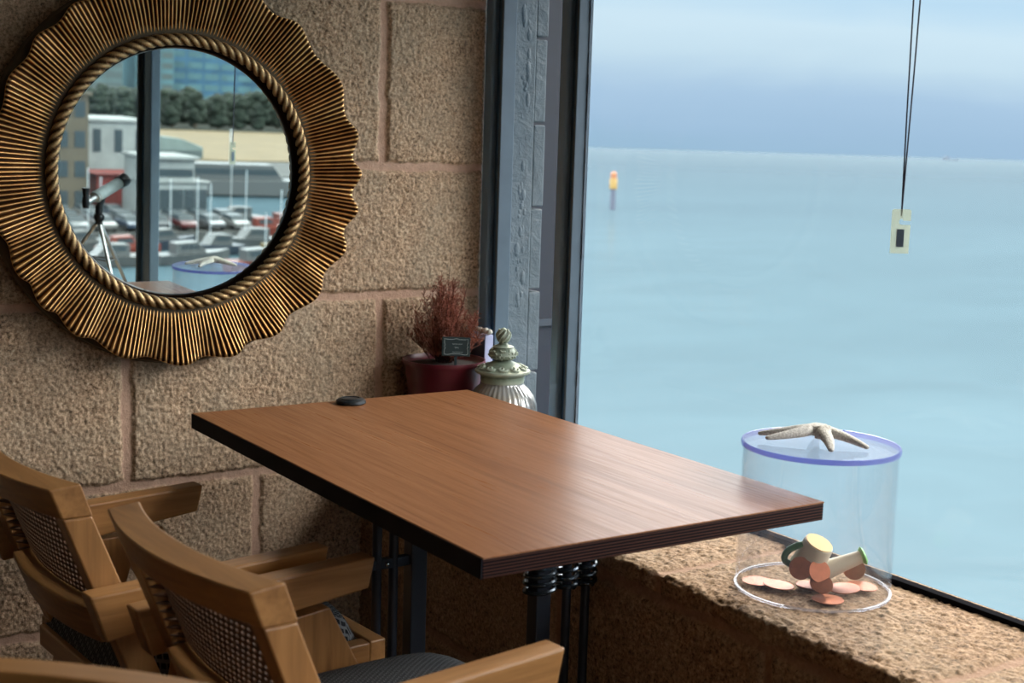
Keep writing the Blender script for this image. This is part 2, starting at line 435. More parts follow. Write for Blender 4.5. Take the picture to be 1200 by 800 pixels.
for i, (a, c) in enumerate(MULS):
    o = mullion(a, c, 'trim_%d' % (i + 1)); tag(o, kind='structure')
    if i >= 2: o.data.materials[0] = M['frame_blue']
for i in range(4): window(i + 1, MULS[i][1], MULS[i + 1][0])
# ragged sealant line on the glass side of the big mullion
b = MB()
yy = -.440; z = SZ
while z < HD:
    h = random.uniform(.02, .07)
    b.box((.0285, yy, z + h / 2), (.005, random.uniform(.003, .008), h * .96)); z += h
b.build('sealant_bead', plain('old_sealant', (.12, .16, .20), .8, bmp=.3), bpy.data.objects['trim_2'])

# outside: grey painted pier with quoins, dark screen, added sun-blocking overhang
b = MB(); b.bb(.07, .158, -.018, .20, FZ, 2.4)
z = FZ
k = 0
pier = b.build('painted_pier', M['pier'], bevel=.004)
b = MB()
while z < 2.3:
    h = .235; b.bb(.160, .200, -.014 if k % 2 else -.011, .20, z + .004, z + h - .004); z += h; k += 1
b.build('quoin', M['pier'], pier, bevel=.004)
# peeling blisters on the paint
b = MB()
for i in range(70):
    zz = random.uniform(.15, 1.35); b.ball((random.uniform(.112, .135), -.018, zz), random.uniform(.004, .012), 8, 5, (.8, .25, random.uniform(.8, 2.2)))
tag(b.build('paint_blisters', M['pier'], pier, smooth=True), kind='stuff')
tag(pier, 'weathered grey-painted masonry pier just outside the narrow window pane', 'pier')
scr = MB().bb(.40, .585, .35, .40, FZ - 1, 2.4).build('privacy_screen', M['navy'])
MB().bb(.40, .585, .335, .35, .030, .052).build('screen_rail', plain('screen_rail_grey', (0.0375, 0.05, 0.07), .5), scr)
MB().bb(.395, .41, .34, .41, FZ - 1, 2.4).build('screen_post', M['navy'], scr)
tag(scr, 'tall navy screen with a thin rail seen between grey pier and mullion', 'screen')
ev = MB().bb(.20, 1.02, -7.6, .6, 1.66, 1.74).build('sun_block_overhang', M['plaster']); tag(ev, kind='structure')  # unseen overhang added to keep the sun off the table

# room shell
w = MB().bb(-6.3, .20, -7.6, .28, FZ - .1, FZ).build('floor', M['floor']); tag(w, kind='structure')
w = MB().bb(-6.3, .20, -7.6, .28, 1.62, 1.72).build('ceiling', M['ceil']); tag(w, kind='structure')
w = MB().bb(-6.3, -6.2, -7.6, .28, FZ, 1.72).build('wall_left', M['plaster']); tag(w, kind='structure')
b = MB(); b.bb(-6.3, -1.9, -7.5, -7.4, FZ, 1.72); b.bb(-.2, .2, -7.5, -7.4, FZ, 1.72); b.bb(-1.9, -.2, -7.5, -7.4, FZ, -.45); b.bb(-1.9, -.2, -7.5, -7.4, 1.56, 1.72)
w = b.build('wall_front', M['plaster']); tag(w, kind='structure')
w = MB().bb(-1.9, -.2, -7.46, -7.455, -.45, 1.56).build('window_5', M['pane']); tag(w, kind='structure')
w = MB().bb(-1.09, -1.01, -7.49, -7.41, -.45, 1.56).build('trim_6', M['frame_blue']); tag(w, kind='structure')

# =============================================================== table
TX0, TX1, TY0, TY1 = -.979, -.275, -.400, -1.591
troot = empty('dining_table', ((TX0 + TX1) / 2, (TY0 + TY1) / 2, FZ))
hx, hy = (TX1 - TX0) / 2, (TY0 - TY1) / 2; T0 = -FZ
MB().bb(-hx, hx, -hy, hy, T0 - .003, T0).build('tabletop', M['veneer'], troot, bevel=.0012)
core = MB().bb(-hx + .001, hx - .001, -hy + .001, hy - .001, T0 - .033, T0 - .003).build('plywood_core', M['ply'], troot, bevel=.001)
MB().bb(-hx - .002, -hx + .001, -hy + .0015, hy, T0 - .033, T0 - .0015).build('black_edge_band', M['edge_black'], troot)
def leg_set(xs_, thick, sgn, Yl):
    cy = Yl + .9955
    x0 = (TX0 + TX1) / 2
    b = MB(); b.bb(thick - x0 - .0175, thick - x0 + .0175, cy - .0175, cy + .0175, .03, T0 - .033); b.build('column', M['leg_black'], troot, bevel=.003)
    for i, x in enumerate(xs_):
        MB().lathe([(.0095, .03), (.0095, T0 - .033)], 20, (x - x0, cy, 0)).build('tube', M['leg_black'], troot, smooth=True)
    for x, rr in ([(thick, .030)] + [(q, .0200) for q in xs_] if sgn > 0 else []):
        pts = []
        for k in range(6 * 16 + 1):
            a = 2 * PI * k / 16; pts.append((x - x0 + rr * math.cos(a), cy + rr * math.sin(a), T0 - .285 + .0165 * k / 16))
        MB().tube(pts, .0050, 8).build('coil_spring', M['coil'], troot, smooth=True)
    allx = [thick] + list(xs_)
    b = MB(); b.bb(min(allx) - x0 - .02, max(allx) - x0 + .02, cy - .008, cy + .008, T0 - .215, T0 - .195); b.build('bracket', M['leg_black'], troot, bevel=.002)
    b = MB(); b.bb(min(allx) - x0 - .03, max(allx) - x0 + .03, cy - .03, cy + .03, T0 - .040, T0 - .033); b.build('mounting_plate', M['leg_black'], troot, bevel=.002)
    for x in ((thick,) if sgn > 0 else (thick, (xs_[0] + xs_[1]) / 2)):
        MB().ball((x - x0, cy - (.0185 if x == thick else .009), T0 - (.165 if x == thick else .205)), .0045, 10, 6).build('screw', M['screw'], troot, smooth=True)
    xm = sum(allx) / 3 - x0
    MB().prism([(xm - .028, 0), (xm + .028, 0), (xm + .02, .03), (xm - .02, .03)], cy - .10, cy + .10).build('foot', M['leg_black'], troot, bevel=.004)
leg_set((-.787, -.823), -.738, -1, -.97)
leg_set((-.443, -.396), -.510, 1, -1.07)
MB().tube([(-.738 + .627, -.97 + .9955, .11), (-.510 + .627, -1.07 + .9955, .11)], .011, 12).build('stretcher', M['leg_black'], troot, bevel=.002)
tag(troot, 'brown wood veneer table with black legs beside the sea window', 'table')

puck = empty('black_disc', (-.616, -.442, 0))  # round black disc of unknown use
MB().lathe([(.001, 0), (.033, 0), (.035, .003), (.034, .008), (.029, .0115), (.001, .0115)], 40).build('disc_body', M['puck'], puck, smooth=True)
MB().lathe([(.024, .0115), (.024, .0132), (.020, .0132), (.020, .0115)], 40, cap=False).build('raised_ring', M['puck'], puck, smooth=True)
tag(puck, 'small round black disc lying at the far edge of the table', 'black_disc')

# =============================================================== chair
def side_poly(parent, name, poly, s0, s1, mat, bv=.003):
    return MB().prism(poly, s0, s1).build(name, mat, parent, bevel=bv)
def lean_x(z): return -.467 + (.052 - z) * .39      # rear face of the back frame
def make_chair():
    root = empty('cane_back_armchair')
    g = -FZ
    for sg in (1, -1):
        a, b_ = (.185, .2265) if sg > 0 else (-.2265, -.185)
        post = side_poly(root, 'back_post', [(lean_x(.004), .004 + g), (lean_x(.004) + .048, .004 + g), (lean_x(-.34) + .050, -.34 + g), (lean_x(-.34), -.34 + g)], a, b_, M['wood_z'])
        a, b_ = (.229, .272) if sg > 0 else (-.272, -.229)
        side_poly(root, 'armrest', [(0, -.097 + g), (-.012, -.150 + g), (-.398, -.190 + g), (-.424, -.112 + g)], a, b_, M['wood_x'], .004)
        a, b_ = (.232, .262) if sg > 0 else (-.262, -.232)
        side_poly(root, 'front_leg', [(-.152, -.176 + g), (-.086, -.170 + g), (.215, FZ + g), (.160, FZ + g), (-.151, -.240 + g)], a, b_, M['wood_z'])
        side_poly(root, 'rear_leg', [(-.265, -.180 + g), (-.1525, -.176 + g), (-.1515, -.240 + g), (-.300, FZ + g), (-.352, FZ + g)], a, b_, M['wood_z'])
        a, b_ = (.200, .2305) if sg > 0 else (-.2305, -.200)
        side_poly(root, 'seat_rail', [(-.33, -.352 + g), (-.33, -.306 + g), (.112, -.306 + g), (.112, -.352 + g)], a, b_, M['wood_x'])
        for zz in (-.060, -.100):
            MB().ball((lean_x(zz) + .024, sg * .1840, zz + g), .0052, 12, 8).build('screw', M['screw'], root, smooth=True)
    MB().bb(.112, .145, -.2305, .2305, -.352 + g, -.304 + g).build('front_rail', M['wood_y'], root, bevel=.003)
    MB().bb(-.345, -.312, -.199, .199, -.352 + g, -.312 + g).build('rear_rail', M['wood_y'], root, bevel=.003)
    # bowed rails
    def rail(name, z0, z1, s0, th0=0.0, th1=.046):
        n = 16; vs = []; fs = []
        for i in range(n + 1):
            s = -s0 + 2 * s0 * i / n; bow = -.036 * (1 - (s / .2265) ** 2)
            for z, t in ((z0, th0), (z0, th1), (z1, th1), (z1, th0)):
                vs.append((lean_x(z) + t + bow, s, z + g + (.005 if (z == z1 and t == th1) else 0)))
        for i in range(n):
            for k in range(4): fs.append((i * 4 + k, i * 4 + (k + 1) % 4, (i + 1) * 4 + (k + 1) % 4, (i + 1) * 4 + k))
        fs += [(0, 1, 2, 3), (n * 4 + 3, n * 4 + 2, n * 4 + 1, n * 4)]
        return MB().add(vs, fs).build(name, M['wood_y'], root, bevel=.003)
    rail('top_rail', .0045, .054, .2265, 0, .050)
    rail('bottom_rail', -.222, -.160, .1845)
    # cane panel: sheet pierced with staggered eight-sided holes
    cell = .0128; vs = []; fs = []
    S = .182; Z0, Z1 = -.163, .010
    def pt(s, z):
        bow = -.030 * (1 - (s / .2265) ** 2); return (lean_x(z) + .034 + bow, s, z + g)
    cols = int(2 * S / cell); rows = int((Z1 - Z0) / (cell * .82))
    cw = 2 * S / cols; rh = (Z1 - Z0) / rows
    for r_ in range(rows):
        for c_ in range(-1, cols + 1):
            sc = -S + (c_ + .5 + (.5 if r_ % 2 else 0)) * cw; zc = Z0 + (r_ + .5) * rh
            l_, rr = max(-S, sc - cw / 2), min(S, sc + cw / 2)
            if rr - l_ < cw * .3: continue
            full = rr - l_ > cw * .9
            corners = [(l_, zc - rh / 2), (l_ + (rr - l_) / 2, zc - rh / 2), (rr, zc - rh / 2), (rr, zc), (rr, zc + rh / 2), (l_ + (rr - l_) / 2, zc + rh / 2), (l_, zc + rh / 2), (l_, zc)]
            b0 = len(vs); vs += [pt(*q) for q in corners]
            if full:
                ho = [(sc + cw * .33 * math.cos(a), zc + rh * .33 * math.sin(a)) for a in [R(225), R(270), R(315), 0, R(45), R(90), R(135), R(180)]]
                vs += [pt(*q) for q in ho]
                for k in range(8): fs.append((b0 + k, b0 + (k + 1) % 8, b0 + 8 + (k + 1) % 8, b0 + 8 + k))
            else: fs.append(tuple(range(b0, b0 + 8)))
    cane = MB().add(vs, fs).build('cane_panel', M['cane'], root, merge=True)
    md = cane.modifiers.new('thickness', 'SOLIDIFY'); md.thickness = .0028; md.offset = 0
    # strands of cane pulled round the posts and rails
    for sg in (1, -1):
        b = MB()
        for k in range(13):
            z = .000 - k * .0135
            x = lean_x(z)
            b.tube([(x + .034, sg * .176, z + g), (x + .030, sg * .1815, z + g), (x + .014, sg * .1845, z + .004 + g), (x - .0005, sg * .187, z + .006 + g)], [.0042, .0046, .0036, .002], 8)
        b.build('cane_binding', M['cane'], root, smooth=True)
    # cushion: domed slab
    nx_, ny_ = 20, 20; vs = []; fs = []
    def dome(i, j, top):
        u = i / nx_ * 2 - 1; w_ = j / ny_ * 2 - 1
        e = (1 - abs(u) ** 3.2) * (1 - abs(w_) ** 3.2)
        x = -.112 + u * (.219 + (.004 if top else 0)); y = w_ * .197
        return (x, y, (-.311 + .078 * e ** .27 if top else -.312 - .012 * e) + g)
    for top in (1, 0):
        for i in range(nx_ + 1):
            for j in range(ny_ + 1): vs.append(dome(i, j, top))
    n1 = (nx_ + 1) * (ny_ + 1)
    for i in range(nx_):
        for j in range(ny_):
            q = i * (ny_ + 1) + j
            fs.append((q, q + ny_ + 1, q + ny_ + 2, q + 1)); fs.append((n1 + q, n1 + q + 1, n1 + q + ny_ + 2, n1 + q + ny_ + 1))
    rim = [i * (ny_ + 1) for i in range(nx_ + 1)] + [nx_ * (ny_ + 1) + j for j in range(1, ny_ + 1)] + [i * (ny_ + 1) + ny_ for i in range(nx_ - 1, -1, -1)] + [j for j in range(ny_ - 1, 0, -1)]
    for k in range(len(rim)):
        a, c = rim[k], rim[(k + 1) % len(rim)]; fs.append((a, c, c + n1, a + n1))
    MB().add(vs, fs).build('seat_cushion', M['fabric'], root, smooth=True)
    return root
GR = 'wooden armchairs with cane backs'
chB = make_chair(); TH = R(4.3)
chB.location = (-.950, -1.465, FZ); chB.rotation_euler.z = TH
tag(chB, 'wooden cane-back armchair in the middle, its armrest reaching under the near table corner', 'chair', GR)
chA = copy_tree(chB); chA.location = (-1.030, -.875, FZ)
tag(chA, 'wooden cane-back armchair at far left, between the stone wall and another chair', 'chair', GR)
chC = copy_tree(chB); chC.location = (-1.990, -2.210, FZ); chC.rotation_euler.z = math.atan2(-.741, -.672)
tag(chC, 'nearest chair, only its wooden top rail crossing the bottom left corner', 'chair', GR)

# =============================================================== mirror
mroot = empty('round_mirror', (-.872, -.030, .509), (R(1.4), 0, R(1.2)))
# local frame: x right, z up, -y towards the room
NR = 246; SEG = NR * 6; NRD = 16
th = np.linspace(0, 2 * PI, SEG, endpoint=False)
rib = (.5 + .5 * np.cos(NR * th)) ** 1.3
lobes = 23
ph = lobes * th + 1.3 * np.sin(3 * th + .7) + .9 * np.sin(5 * th)
rows = []; rid = []
for k in range(NRD + 1):
    t = k / NRD
    wave = np.sin(ph) * t ** 1.6
    r = .322 + (.1265 + .0068 * np.sin(ph + .9)) * t
    tw = .018 * t * np.sin(ph + .5) * .35
    y = -.020 - .036 * t ** .8 - .0125 * wave - .0044 * rib * min(1, .5 + t)
    rows.append(np.stack([r * np.cos(th + tw), y, r * np.sin(th + tw)], -1)); rid.append(rib * (.72 if k < NRD else 1) + (.1 if k > 1 else -.2))
rad = .322 + (.1265 + .0068 * np.sin(ph + .9))
# rolled outer lip and underside
yl = -.020 - .036 - .0125 * np.sin(ph)
rows.append(np.stack([(rad + .0022) * np.cos(th + tw), yl + .001, (rad + .0022) * np.sin(th + tw)], -1)); rid.append(rib * 0 + .8)
rows.append(np.stack([(rad - .001) * np.cos(th + tw), yl + .007, (rad - .001) * np.sin(th + tw)], -1)); rid.append(rib * 0 + .3)
rows.append(np.stack([.40 * np.cos(th), yl * .3 - .012 + .0 * th, .40 * np.sin(th)], -1)); rid.append(rib * 0)
V = np.concatenate(rows); nrw = len(rows)
ii = np.arange(nrw - 1)[:, None] * SEG; kk = np.arange(SEG)[None, :]; k2 = (kk + 1) % SEG
F = np.stack([ii + kk, ii + k2, ii + SEG + k2, ii + SEG + kk], -1).reshape(-1, 4)
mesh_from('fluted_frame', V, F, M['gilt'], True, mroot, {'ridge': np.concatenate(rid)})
rotx = Matrix.Rotation(R(90), 3, 'X')          # lathe z axis -> -y
MB().lathe([(.30, .002), (.445, -.006), (.457, .000), (.460, .010), (.455, .020), (.440, .026), (.40, .027), (.35, .03), (.30, .022)], 96, rot=Matrix.Rotation(R(90), 3, 'X'), cap=False).build('backing_ring', M['gilt_back'], mroot, smooth=True)
# rope
LOB = 84; S1, S2 = LOB * 10, 20
aa = np.linspace(0, 2 * PI, S1, endpoint=False)[:, None]; bb_ = np.linspace(0, 2 * PI, S2, endpoint=False)[None, :]
lob = np.abs(np.cos((3 * bb_ + LOB * aa) / 2)); fine = np.cos((3 * bb_ + LOB * aa) * 4)
rr = .0080 + .0064 * np.sqrt(lob + 1e-4) + .00025 * fine
Rr = .3115 + rr * np.cos(bb_); yy_ = -.034 - rr * np.sin(bb_)
V = np.stack([Rr * np.cos(aa), yy_ + 0 * aa, Rr * np.sin(aa)], -1).reshape(-1, 3)
i = np.arange(S1)[:, None]; j = np.arange(S2)[None, :]
F = np.stack([i * S2 + j, i * S2 + (j + 1) % S2, ((i + 1) % S1) * S2 + (j + 1) % S2, ((i + 1) % S1) * S2 + j], -1).reshape(-1, 4)
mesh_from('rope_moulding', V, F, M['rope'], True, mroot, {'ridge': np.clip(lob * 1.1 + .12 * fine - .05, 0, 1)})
MB().lathe([(.304, -.010), (.304, .032), (.3015, .036), (.2985, .033), (.2975, .026), (.2945, .024), (.2925, .018), (.2905, .012), (.2905, -.010)], 160, rot=rotx, cap=False).build('inner_bezel', M['gilt'], mroot, smooth=True)
MB().lathe([(.0005, -.004), (.292, -.004), (.292, .008), (.0005, .008)], 128, rot=rotx).build('mirror_glass', M['mirror'], mroot)
tag(mroot, 'round mirror with fluted ruffled gold frame and rope moulding on stone wall', 'mirror')

# =============================================================== clear case with starfish and watering can
CX, CY, CR = -.157, -1.462, .1445
case = empty('clear_display_case', (CX, CY, SZ))
CH = .268
b = MB(); b.lathe([(CR, .0), (CR - .0015, CH), (CR - .0040, CH), (CR - .0030, .0)], 96, cap=False)
b.build('case_wall', M['acrylic'], case, smooth=True)
b = MB(); b.lathe([(CR - .004, .0), (CR + .0012, .0), (CR + .0012, .004), (CR - .004, .004), (CR - .004, .0)], 96, cap=False)
b.build('case_foot', M['acrylic_edge'], case, smooth=True).data.materials[0] = thin_clear('clear_foot_edge', (.92, .93, .97), .05, .35, .4, .14, (.55, .58, .66))
MB().lathe([(.0005, CH + .001), (CR - .002, CH + .001), (CR - .002, CH + .010), (.0005, CH + .010)], 96).build('lid', M['acrylic_lid'], case, smooth=True)
MB().lathe([(CR + .0014, CH + .001), (CR + .0020, CH + .008), (CR + .0010, CH + .0108), (CR - .0018, CH + .0105), (CR - .0018, CH + .001)], 96, cap=False).build('lid_rim', M['acrylic_edge'], case, smooth=True)
tag(case, 'clear cylinder display case standing on the sunlit stone sill', 'display case')

# starfish on the lid
zl = SZ + CH + .010
star = empty('starfish', (-.158, -1.452, zl))
tips = [(-.118, .014, .016), (-.088, .066, .012), (-.052, -.086, .006), (.030, -.100, .006), (.060, .055, .010)]
bm = MB(); body_c = Vector((0, 0, .026))
me = bpy.data.meshes.new('arms'); vs = [body_c[:]]; ed = []; rad_ = [.0145]
for tx, ty, tz in tips:
    tip = Vector((tx, ty, tz)); prev = 0
    for k in range(1, 8):
        t = k / 7; q = body_c.lerp(tip, t); q.z = .026 + (tz - .026) * t ** 1.3 if True else q.z
        side = Vector((-ty, tx, 0)).normalized() * .006 * math.sin(t * PI)
        q = q + side; vs.append(q[:]); rad_.append(.0125 * (1 - t) ** .8 + .0052); ed.append((prev, len(vs) - 1)); prev = len(vs) - 1
me.from_pydata(vs, ed, [])
so = bpy.data.objects.new('starfish_arms', me); COL.objects.link(so); so.parent = star
sk = so.modifiers.new('skin', 'SKIN'); me.skin_vertices[0].data[0].use_root = True
for i_, r_ in enumerate(rad_): me.skin_vertices[0].data[i_].radius = (r_, r_ * .72)
sb = so.modifiers.new('sub', 'SUBSURF'); sb.levels = 2; sb.render_levels = 2
me.materials.append(M['star'])
tag(star, 'pale grey dried starfish lying on top of the clear display case', 'starfish')

# watering can
Rv = Vector((.835, -.549, .03)); UP = Vector((0, 0, 1)); TC = Vector((-.548, -.825, 0))
nrm = (UP * .86 + TC * .30 + Rv * .30).normalized()
base = Vector((-.172, -1.457, SZ + .038)); discC = Vector((-.146, -1.472, -.124))
axis = nrm
can = empty('miniature_watering_can', base)
q = Vector((0, 0, 1)).rotation_difference(axis).to_matrix()
Lc = .060
MB().lathe([(.0005, -.004), (.027, -.004), (.0325, .0), (.0325, .008), (.031, .012), (.0300, .03), (.0285, Lc - .004), (.0275, Lc), (.0245, Lc + .001)], 40, rot=q).build('can_body', M['cream'], can, smooth=True)
MB().lathe([(.0005, Lc + .0005), (.0262, Lc + .0005), (.0262, Lc + .0025), (.0005, Lc + .0025)], 40, rot=q).build('can_base_disc', M['cream_light'], can)
sp0 = Vector((.028, -.019, -.004)); sp1 = (Vector((-.082, -1.512, -.148)) - base)
sd = (sp1 - sp0).normalized()
b = MB().tube([sp0, sp0.lerp(sp1, .5), sp1], [.0195, .0150, .0120], 20); b.build('spout', M['cream'], can, smooth=True)
b = MB().tube([sp1 - sd * .002, sp1 + sd * .003, sp1 + sd * .006], [.0130, .0180, .0150], 24); rose = b.build('rose', M['green_light'], can, smooth=True)
side = sd.cross(UP).normalized(); up2 = side.cross(sd)
b = MB()
for k in range(6):
    a = 2 * PI * k / 6; b.ball(sp1 + sd * .0062 + (side * math.cos(a) + up2 * math.sin(a)) * .006, .0013, 6, 4)
b.build('rose_holes', M['green_dark'], rose)
hp = []
for k in range(13):
    a = R(-75) + R(150) * k / 12
    hp.append(axis * (.034 + .025 * math.sin(a)) - Rv * (.022 + .030 * math.cos(a)))
MB().tube(hp, .0065, 12).build('handle', M['green_dark'], can, smooth=True)
bb2 = MB().tube([axis * (Lc - .012) + UP * .002 - TC * .026 - Rv * .006, axis * (Lc - .004) - TC * .032 - Rv * .004, axis * (Lc + .008) - TC * .034 + Rv * .002], .003, 8)
bb2.build('top_loop', M['green_dark'], can, smooth=True)
tag(can, 'tilted cream miniature watering can with green handle among copper discs', 'watering can')

# copper discs
CRr = .029
proto = MB().lathe([(.0005, -.0009), (CRr - .0006, -.0009), (CRr, -.0003), (CRr, .0003), (CRr - .0006, .0009), (.0005, .0009)], 48).build('copper_disc', M['copper'])
zc = SZ + .0035
discs = [  # x, y, z above sill, normal, label
    (-.236, -1.398, .0018, (0, 0, 1), 'pink copper disc lying farthest left inside the clear case'),
    (-.222, -1.440, .0045, (.06, -.04, 1), 'copper disc lying flat at left, overlapping the farthest left one'),
    (-.196, -1.540, .0020, (0, 0, 1), 'copper disc lying flat nearest the front of the case'),
    (-.132, -1.520, .0070, (-.10, .02, 1), 'bright orange-lit copper disc flat at the right foot of the can'),
    (-.085, -1.520, .0040, (.05, -.05, 1), 'copper disc lying flat at right under the can spout'),
    (-.165, -1.470, .0022, (0, 0, 1), 'copper disc lying flat under the watering can, lowest of its pile'),
    (-.172, -1.475, .0062, (.04, .03, 1), 'copper disc lying flat under the watering can, upper of its pile'),
]
first = True
for x, y, dz, nm, lb in discs:
    o = proto if first else proto.copy()
    if not first: COL.objects.link(o)
    first = False
    o.location = (x, y, SZ + .004 + dz); o.rotation_euler = Vector((0, 0, 1)).rotation_difference(Vector(nm).normalized()).to_euler()
    tag(o, lb, 'disc', 'copper discs around the watering can')
def lean_disc(px, nm, lb):
    o = proto.copy(); COL.objects.link(o); o.location = px; o.scale = (.74, .74, 1)
    o.rotation_euler = Vector((0, 0, 1)).rotation_difference(Vector(nm).normalized()).to_euler()
    tag(o, lb, 'disc', 'copper discs around the watering can')
lean_disc(Vector((-.172, -1.455, SZ + .050)) + TC * .040 - Rv * .016, TC * 1 + UP * .45 - Rv * .25, 'dark copper disc leaning against the can front below its handle')
lean_disc(Vector((-.172, -1.455, SZ + .046)) + TC * .046 + Rv * .018, TC * 1 + UP * .50 + Rv * .25, 'dark copper disc leaning against the can front, nearest the spout')
lean_disc(Vector((-.172, -1.455, SZ + .026)) + TC * .058 + Rv * .020, TC * .75 + UP * .9, 'dark copper disc propped low against the two leaning discs')
lean_disc(Vector((-.062, -1.478, SZ + .026)), TC * .8 - Rv * .15 + UP * .55, 'copper disc standing tilted behind the end of the spout')

# =============================================================== potted plant, tag, card box, jar
PX, PY = -.182, -.126
pot = empty('potted_shrub', (PX, PY, SZ))
def pf(r, z, a): return r
MB().lathe([(.001, .002), (.068, .002), (.072, .008), (.104, .222), (.109, .228), (.1115, .236), (.1105, .242), (.1075, .242), (.104, .232), (.098, .227), (.001, .227)], 72).build('pot', M['pot'], pot, smooth=True)
MB().lathe([(.001, .220), (.098, .220), (.098, .227), (.05, .233), (.001, .235)], 32).build('soil', M['soil'], pot, smooth=True)
rnd = random.Random(5)
stems = MB(); leaf = MB()
def tri_tube(mb, a, b_, r0, r1):
    d_ = (b_ - a); 
    if d_.length < 1e-6: return
    d_.normalize(); x_ = d_.orthogonal().normalized(); y_ = d_.cross(x_)
    vs = [a + (x_ * math.cos(t) + y_ * math.sin(t)) * r0 for t in (0, 2.094, 4.189)] + [b_ + (x_ * math.cos(t) + y_ * math.sin(t)) * r1 for t in (0, 2.094, 4.189)]
    mb.add(vs, [(0, 1, 4, 3), (1, 2, 5, 4), (2, 0, 3, 5)])
for k in range(78):
    az = rnd.uniform(0, 2 * PI); spread = rnd.uniform(.015, .098) ; hgt = rnd.uniform(.09, .235) * (1.12 - spread * 5.0)
    if k < 8: spread *= .45; hgt = rnd.uniform(.17, .225)
    a = Vector((rnd.uniform(-.02, .02), rnd.uniform(-.02, .02), .225))
    e = Vector((math.cos(az) * spread * 1.1, math.sin(az) * spread * .95, .225 + hgt))
    mid = a.lerp(e, .5) + Vector((math.cos(az), math.sin(az), -.2)) * spread * .18
    pts = [a.lerp(mid, t / 5).lerp(mid.lerp(e, t / 5), t / 5) for t in range(6)]
    for i_ in range(5): tri_tube(stems, pts[i_], pts[i_ + 1], .0013 - .0002 * i_, .0012 - .0002 * i_)
    for j_ in range(44):
        t = rnd.uniform(.18, 1); i_ = min(4, int(t * 5)); q0 = pts[i_].lerp(pts[i_ + 1], t * 5 - i_)
        out_ = Vector((rnd.gauss(0, 1), rnd.gauss(0, 1), rnd.uniform(.2, 1.6))).normalized(); ln = rnd.uniform(.012, .034) * (1.25 - t * .5)
        q1 = q0 + out_ * ln; q1.z += ln * .25
        tri_tube(leaf, q0, q1, .0006, .0003)
        for w_ in range(5):
            tt = rnd.uniform(.2, 1); s0 = q0.lerp(q1, tt); s1 = s0 + (out_ + Vector((rnd.gauss(0, .7), rnd.gauss(0, .7), rnd.gauss(.2, .5)))).normalized() * rnd.uniform(.004, .010)
            tri_tube(leaf, s0, s1, .0006, .0003)
for (dx, dy, h_) in ((.020, .010, .525), (.070, -.01, .475)):
    a = Vector((.0, .0, .23)); pts = [a, Vector((dx * .25, dy * .3, .30)), Vector((dx * .7, dy, .25 + (h_ - .25) * .6)), Vector((dx, dy, h_))]
    for i_ in range(3): tri_tube(stems, pts[i_], pts[i_ + 1], .0016 - .0004 * i_, .0012 - .0004 * i_)
stems.build('stems', M['twig'], pot)
leaf.build('foliage', M['foliage'], pot)
tag(pot, 'dried russet shrub in a dark red pot in the window corner', 'potted plant')

# chalkboard pick stuck in the pot
tr = empty('chalkboard_plant_tag', (-.198, -.212, .046), (R(-8), R(2), R(-22)))
b = MB(); b.box((0, 0, .030), (.074, .003, .050)); b.build('board', M['slate'], tr, bevel=.0012)
MB().box((0, .0005, -.008), (.007, .0022, .034)).build('stake', M['slate'], tr)
b = MB(); yb = -.0019
wv = [(-.031, .010), (-.031, .022), (-.028, .0255), (-.0315, .030), (-.0285, .034), (-.031, .039), (-.031, .050), (-.024, .0485), (-.008, .0485), (0, .051), (.008, .0485), (.024, .0485), (.031, .050), (.031, .039), (.0285, .034), (.0315, .030), (.0285, .0255), (.031, .022), (.031, .010), (.022, .009), (.010, .0115), (-.010, .0115), (-.022, .009), (-.031, .010)]
b.tube([(x, yb, z) for x, z in wv], .00065, 6); b.build('chalk_border', M['chalk'], tr)
b = MB()
def scrawl(x0, x1, z0, amp, n_):
    pts = [(x0 + (x1 - x0) * k / n_, yb, z0 + amp * math.sin(k * 2.1) * (.6 + .4 * math.sin(k * .9))) for k in range(n_ + 1)]
    b.tube(pts, .00042, 5)
scrawl(-.010, .016, .0365, .0022, 22); scrawl(-.004, .007, .0275, .0030, 9); scrawl(-.010, .018, .0160, .0014, 22)
b.build('chalk_writing', M['chalk'], tr)
tag(tr, 'small dark chalkboard tag with white border stuck in the red pot', 'plant tag')

# thin upright box behind the shrub, shell on top
bx = empty('card_box', (-.034, -.066, SZ))
MB().bb(-.012, .014, -.048, .048, 0, .296).build('box_sleeve', M['box_white'], bx, bevel=.001)
MB().bb(-.0135, -.012, -.046, .044, .01, .284).build('navy_panel', M['box_navy'], bx)
tag(bx, 'narrow navy and white box standing behind the potted shrub', 'box')
cr = empty('coral_piece', (-.034, -.066, SZ + .296))
b = MB()
for k in range(26):
    t = k / 25; b.ball((.0 + rnd.uniform(-.006, .006), -.055 + .105 * t, .009 + rnd.uniform(-.002, .003)), rnd.uniform(.006, .009), 8, 6, (1, 1, .9))
b.build('coral_branch', M['coral'], cr, smooth=True)
tag(cr, 'rough white coral piece lying on top of the narrow box', 'coral')

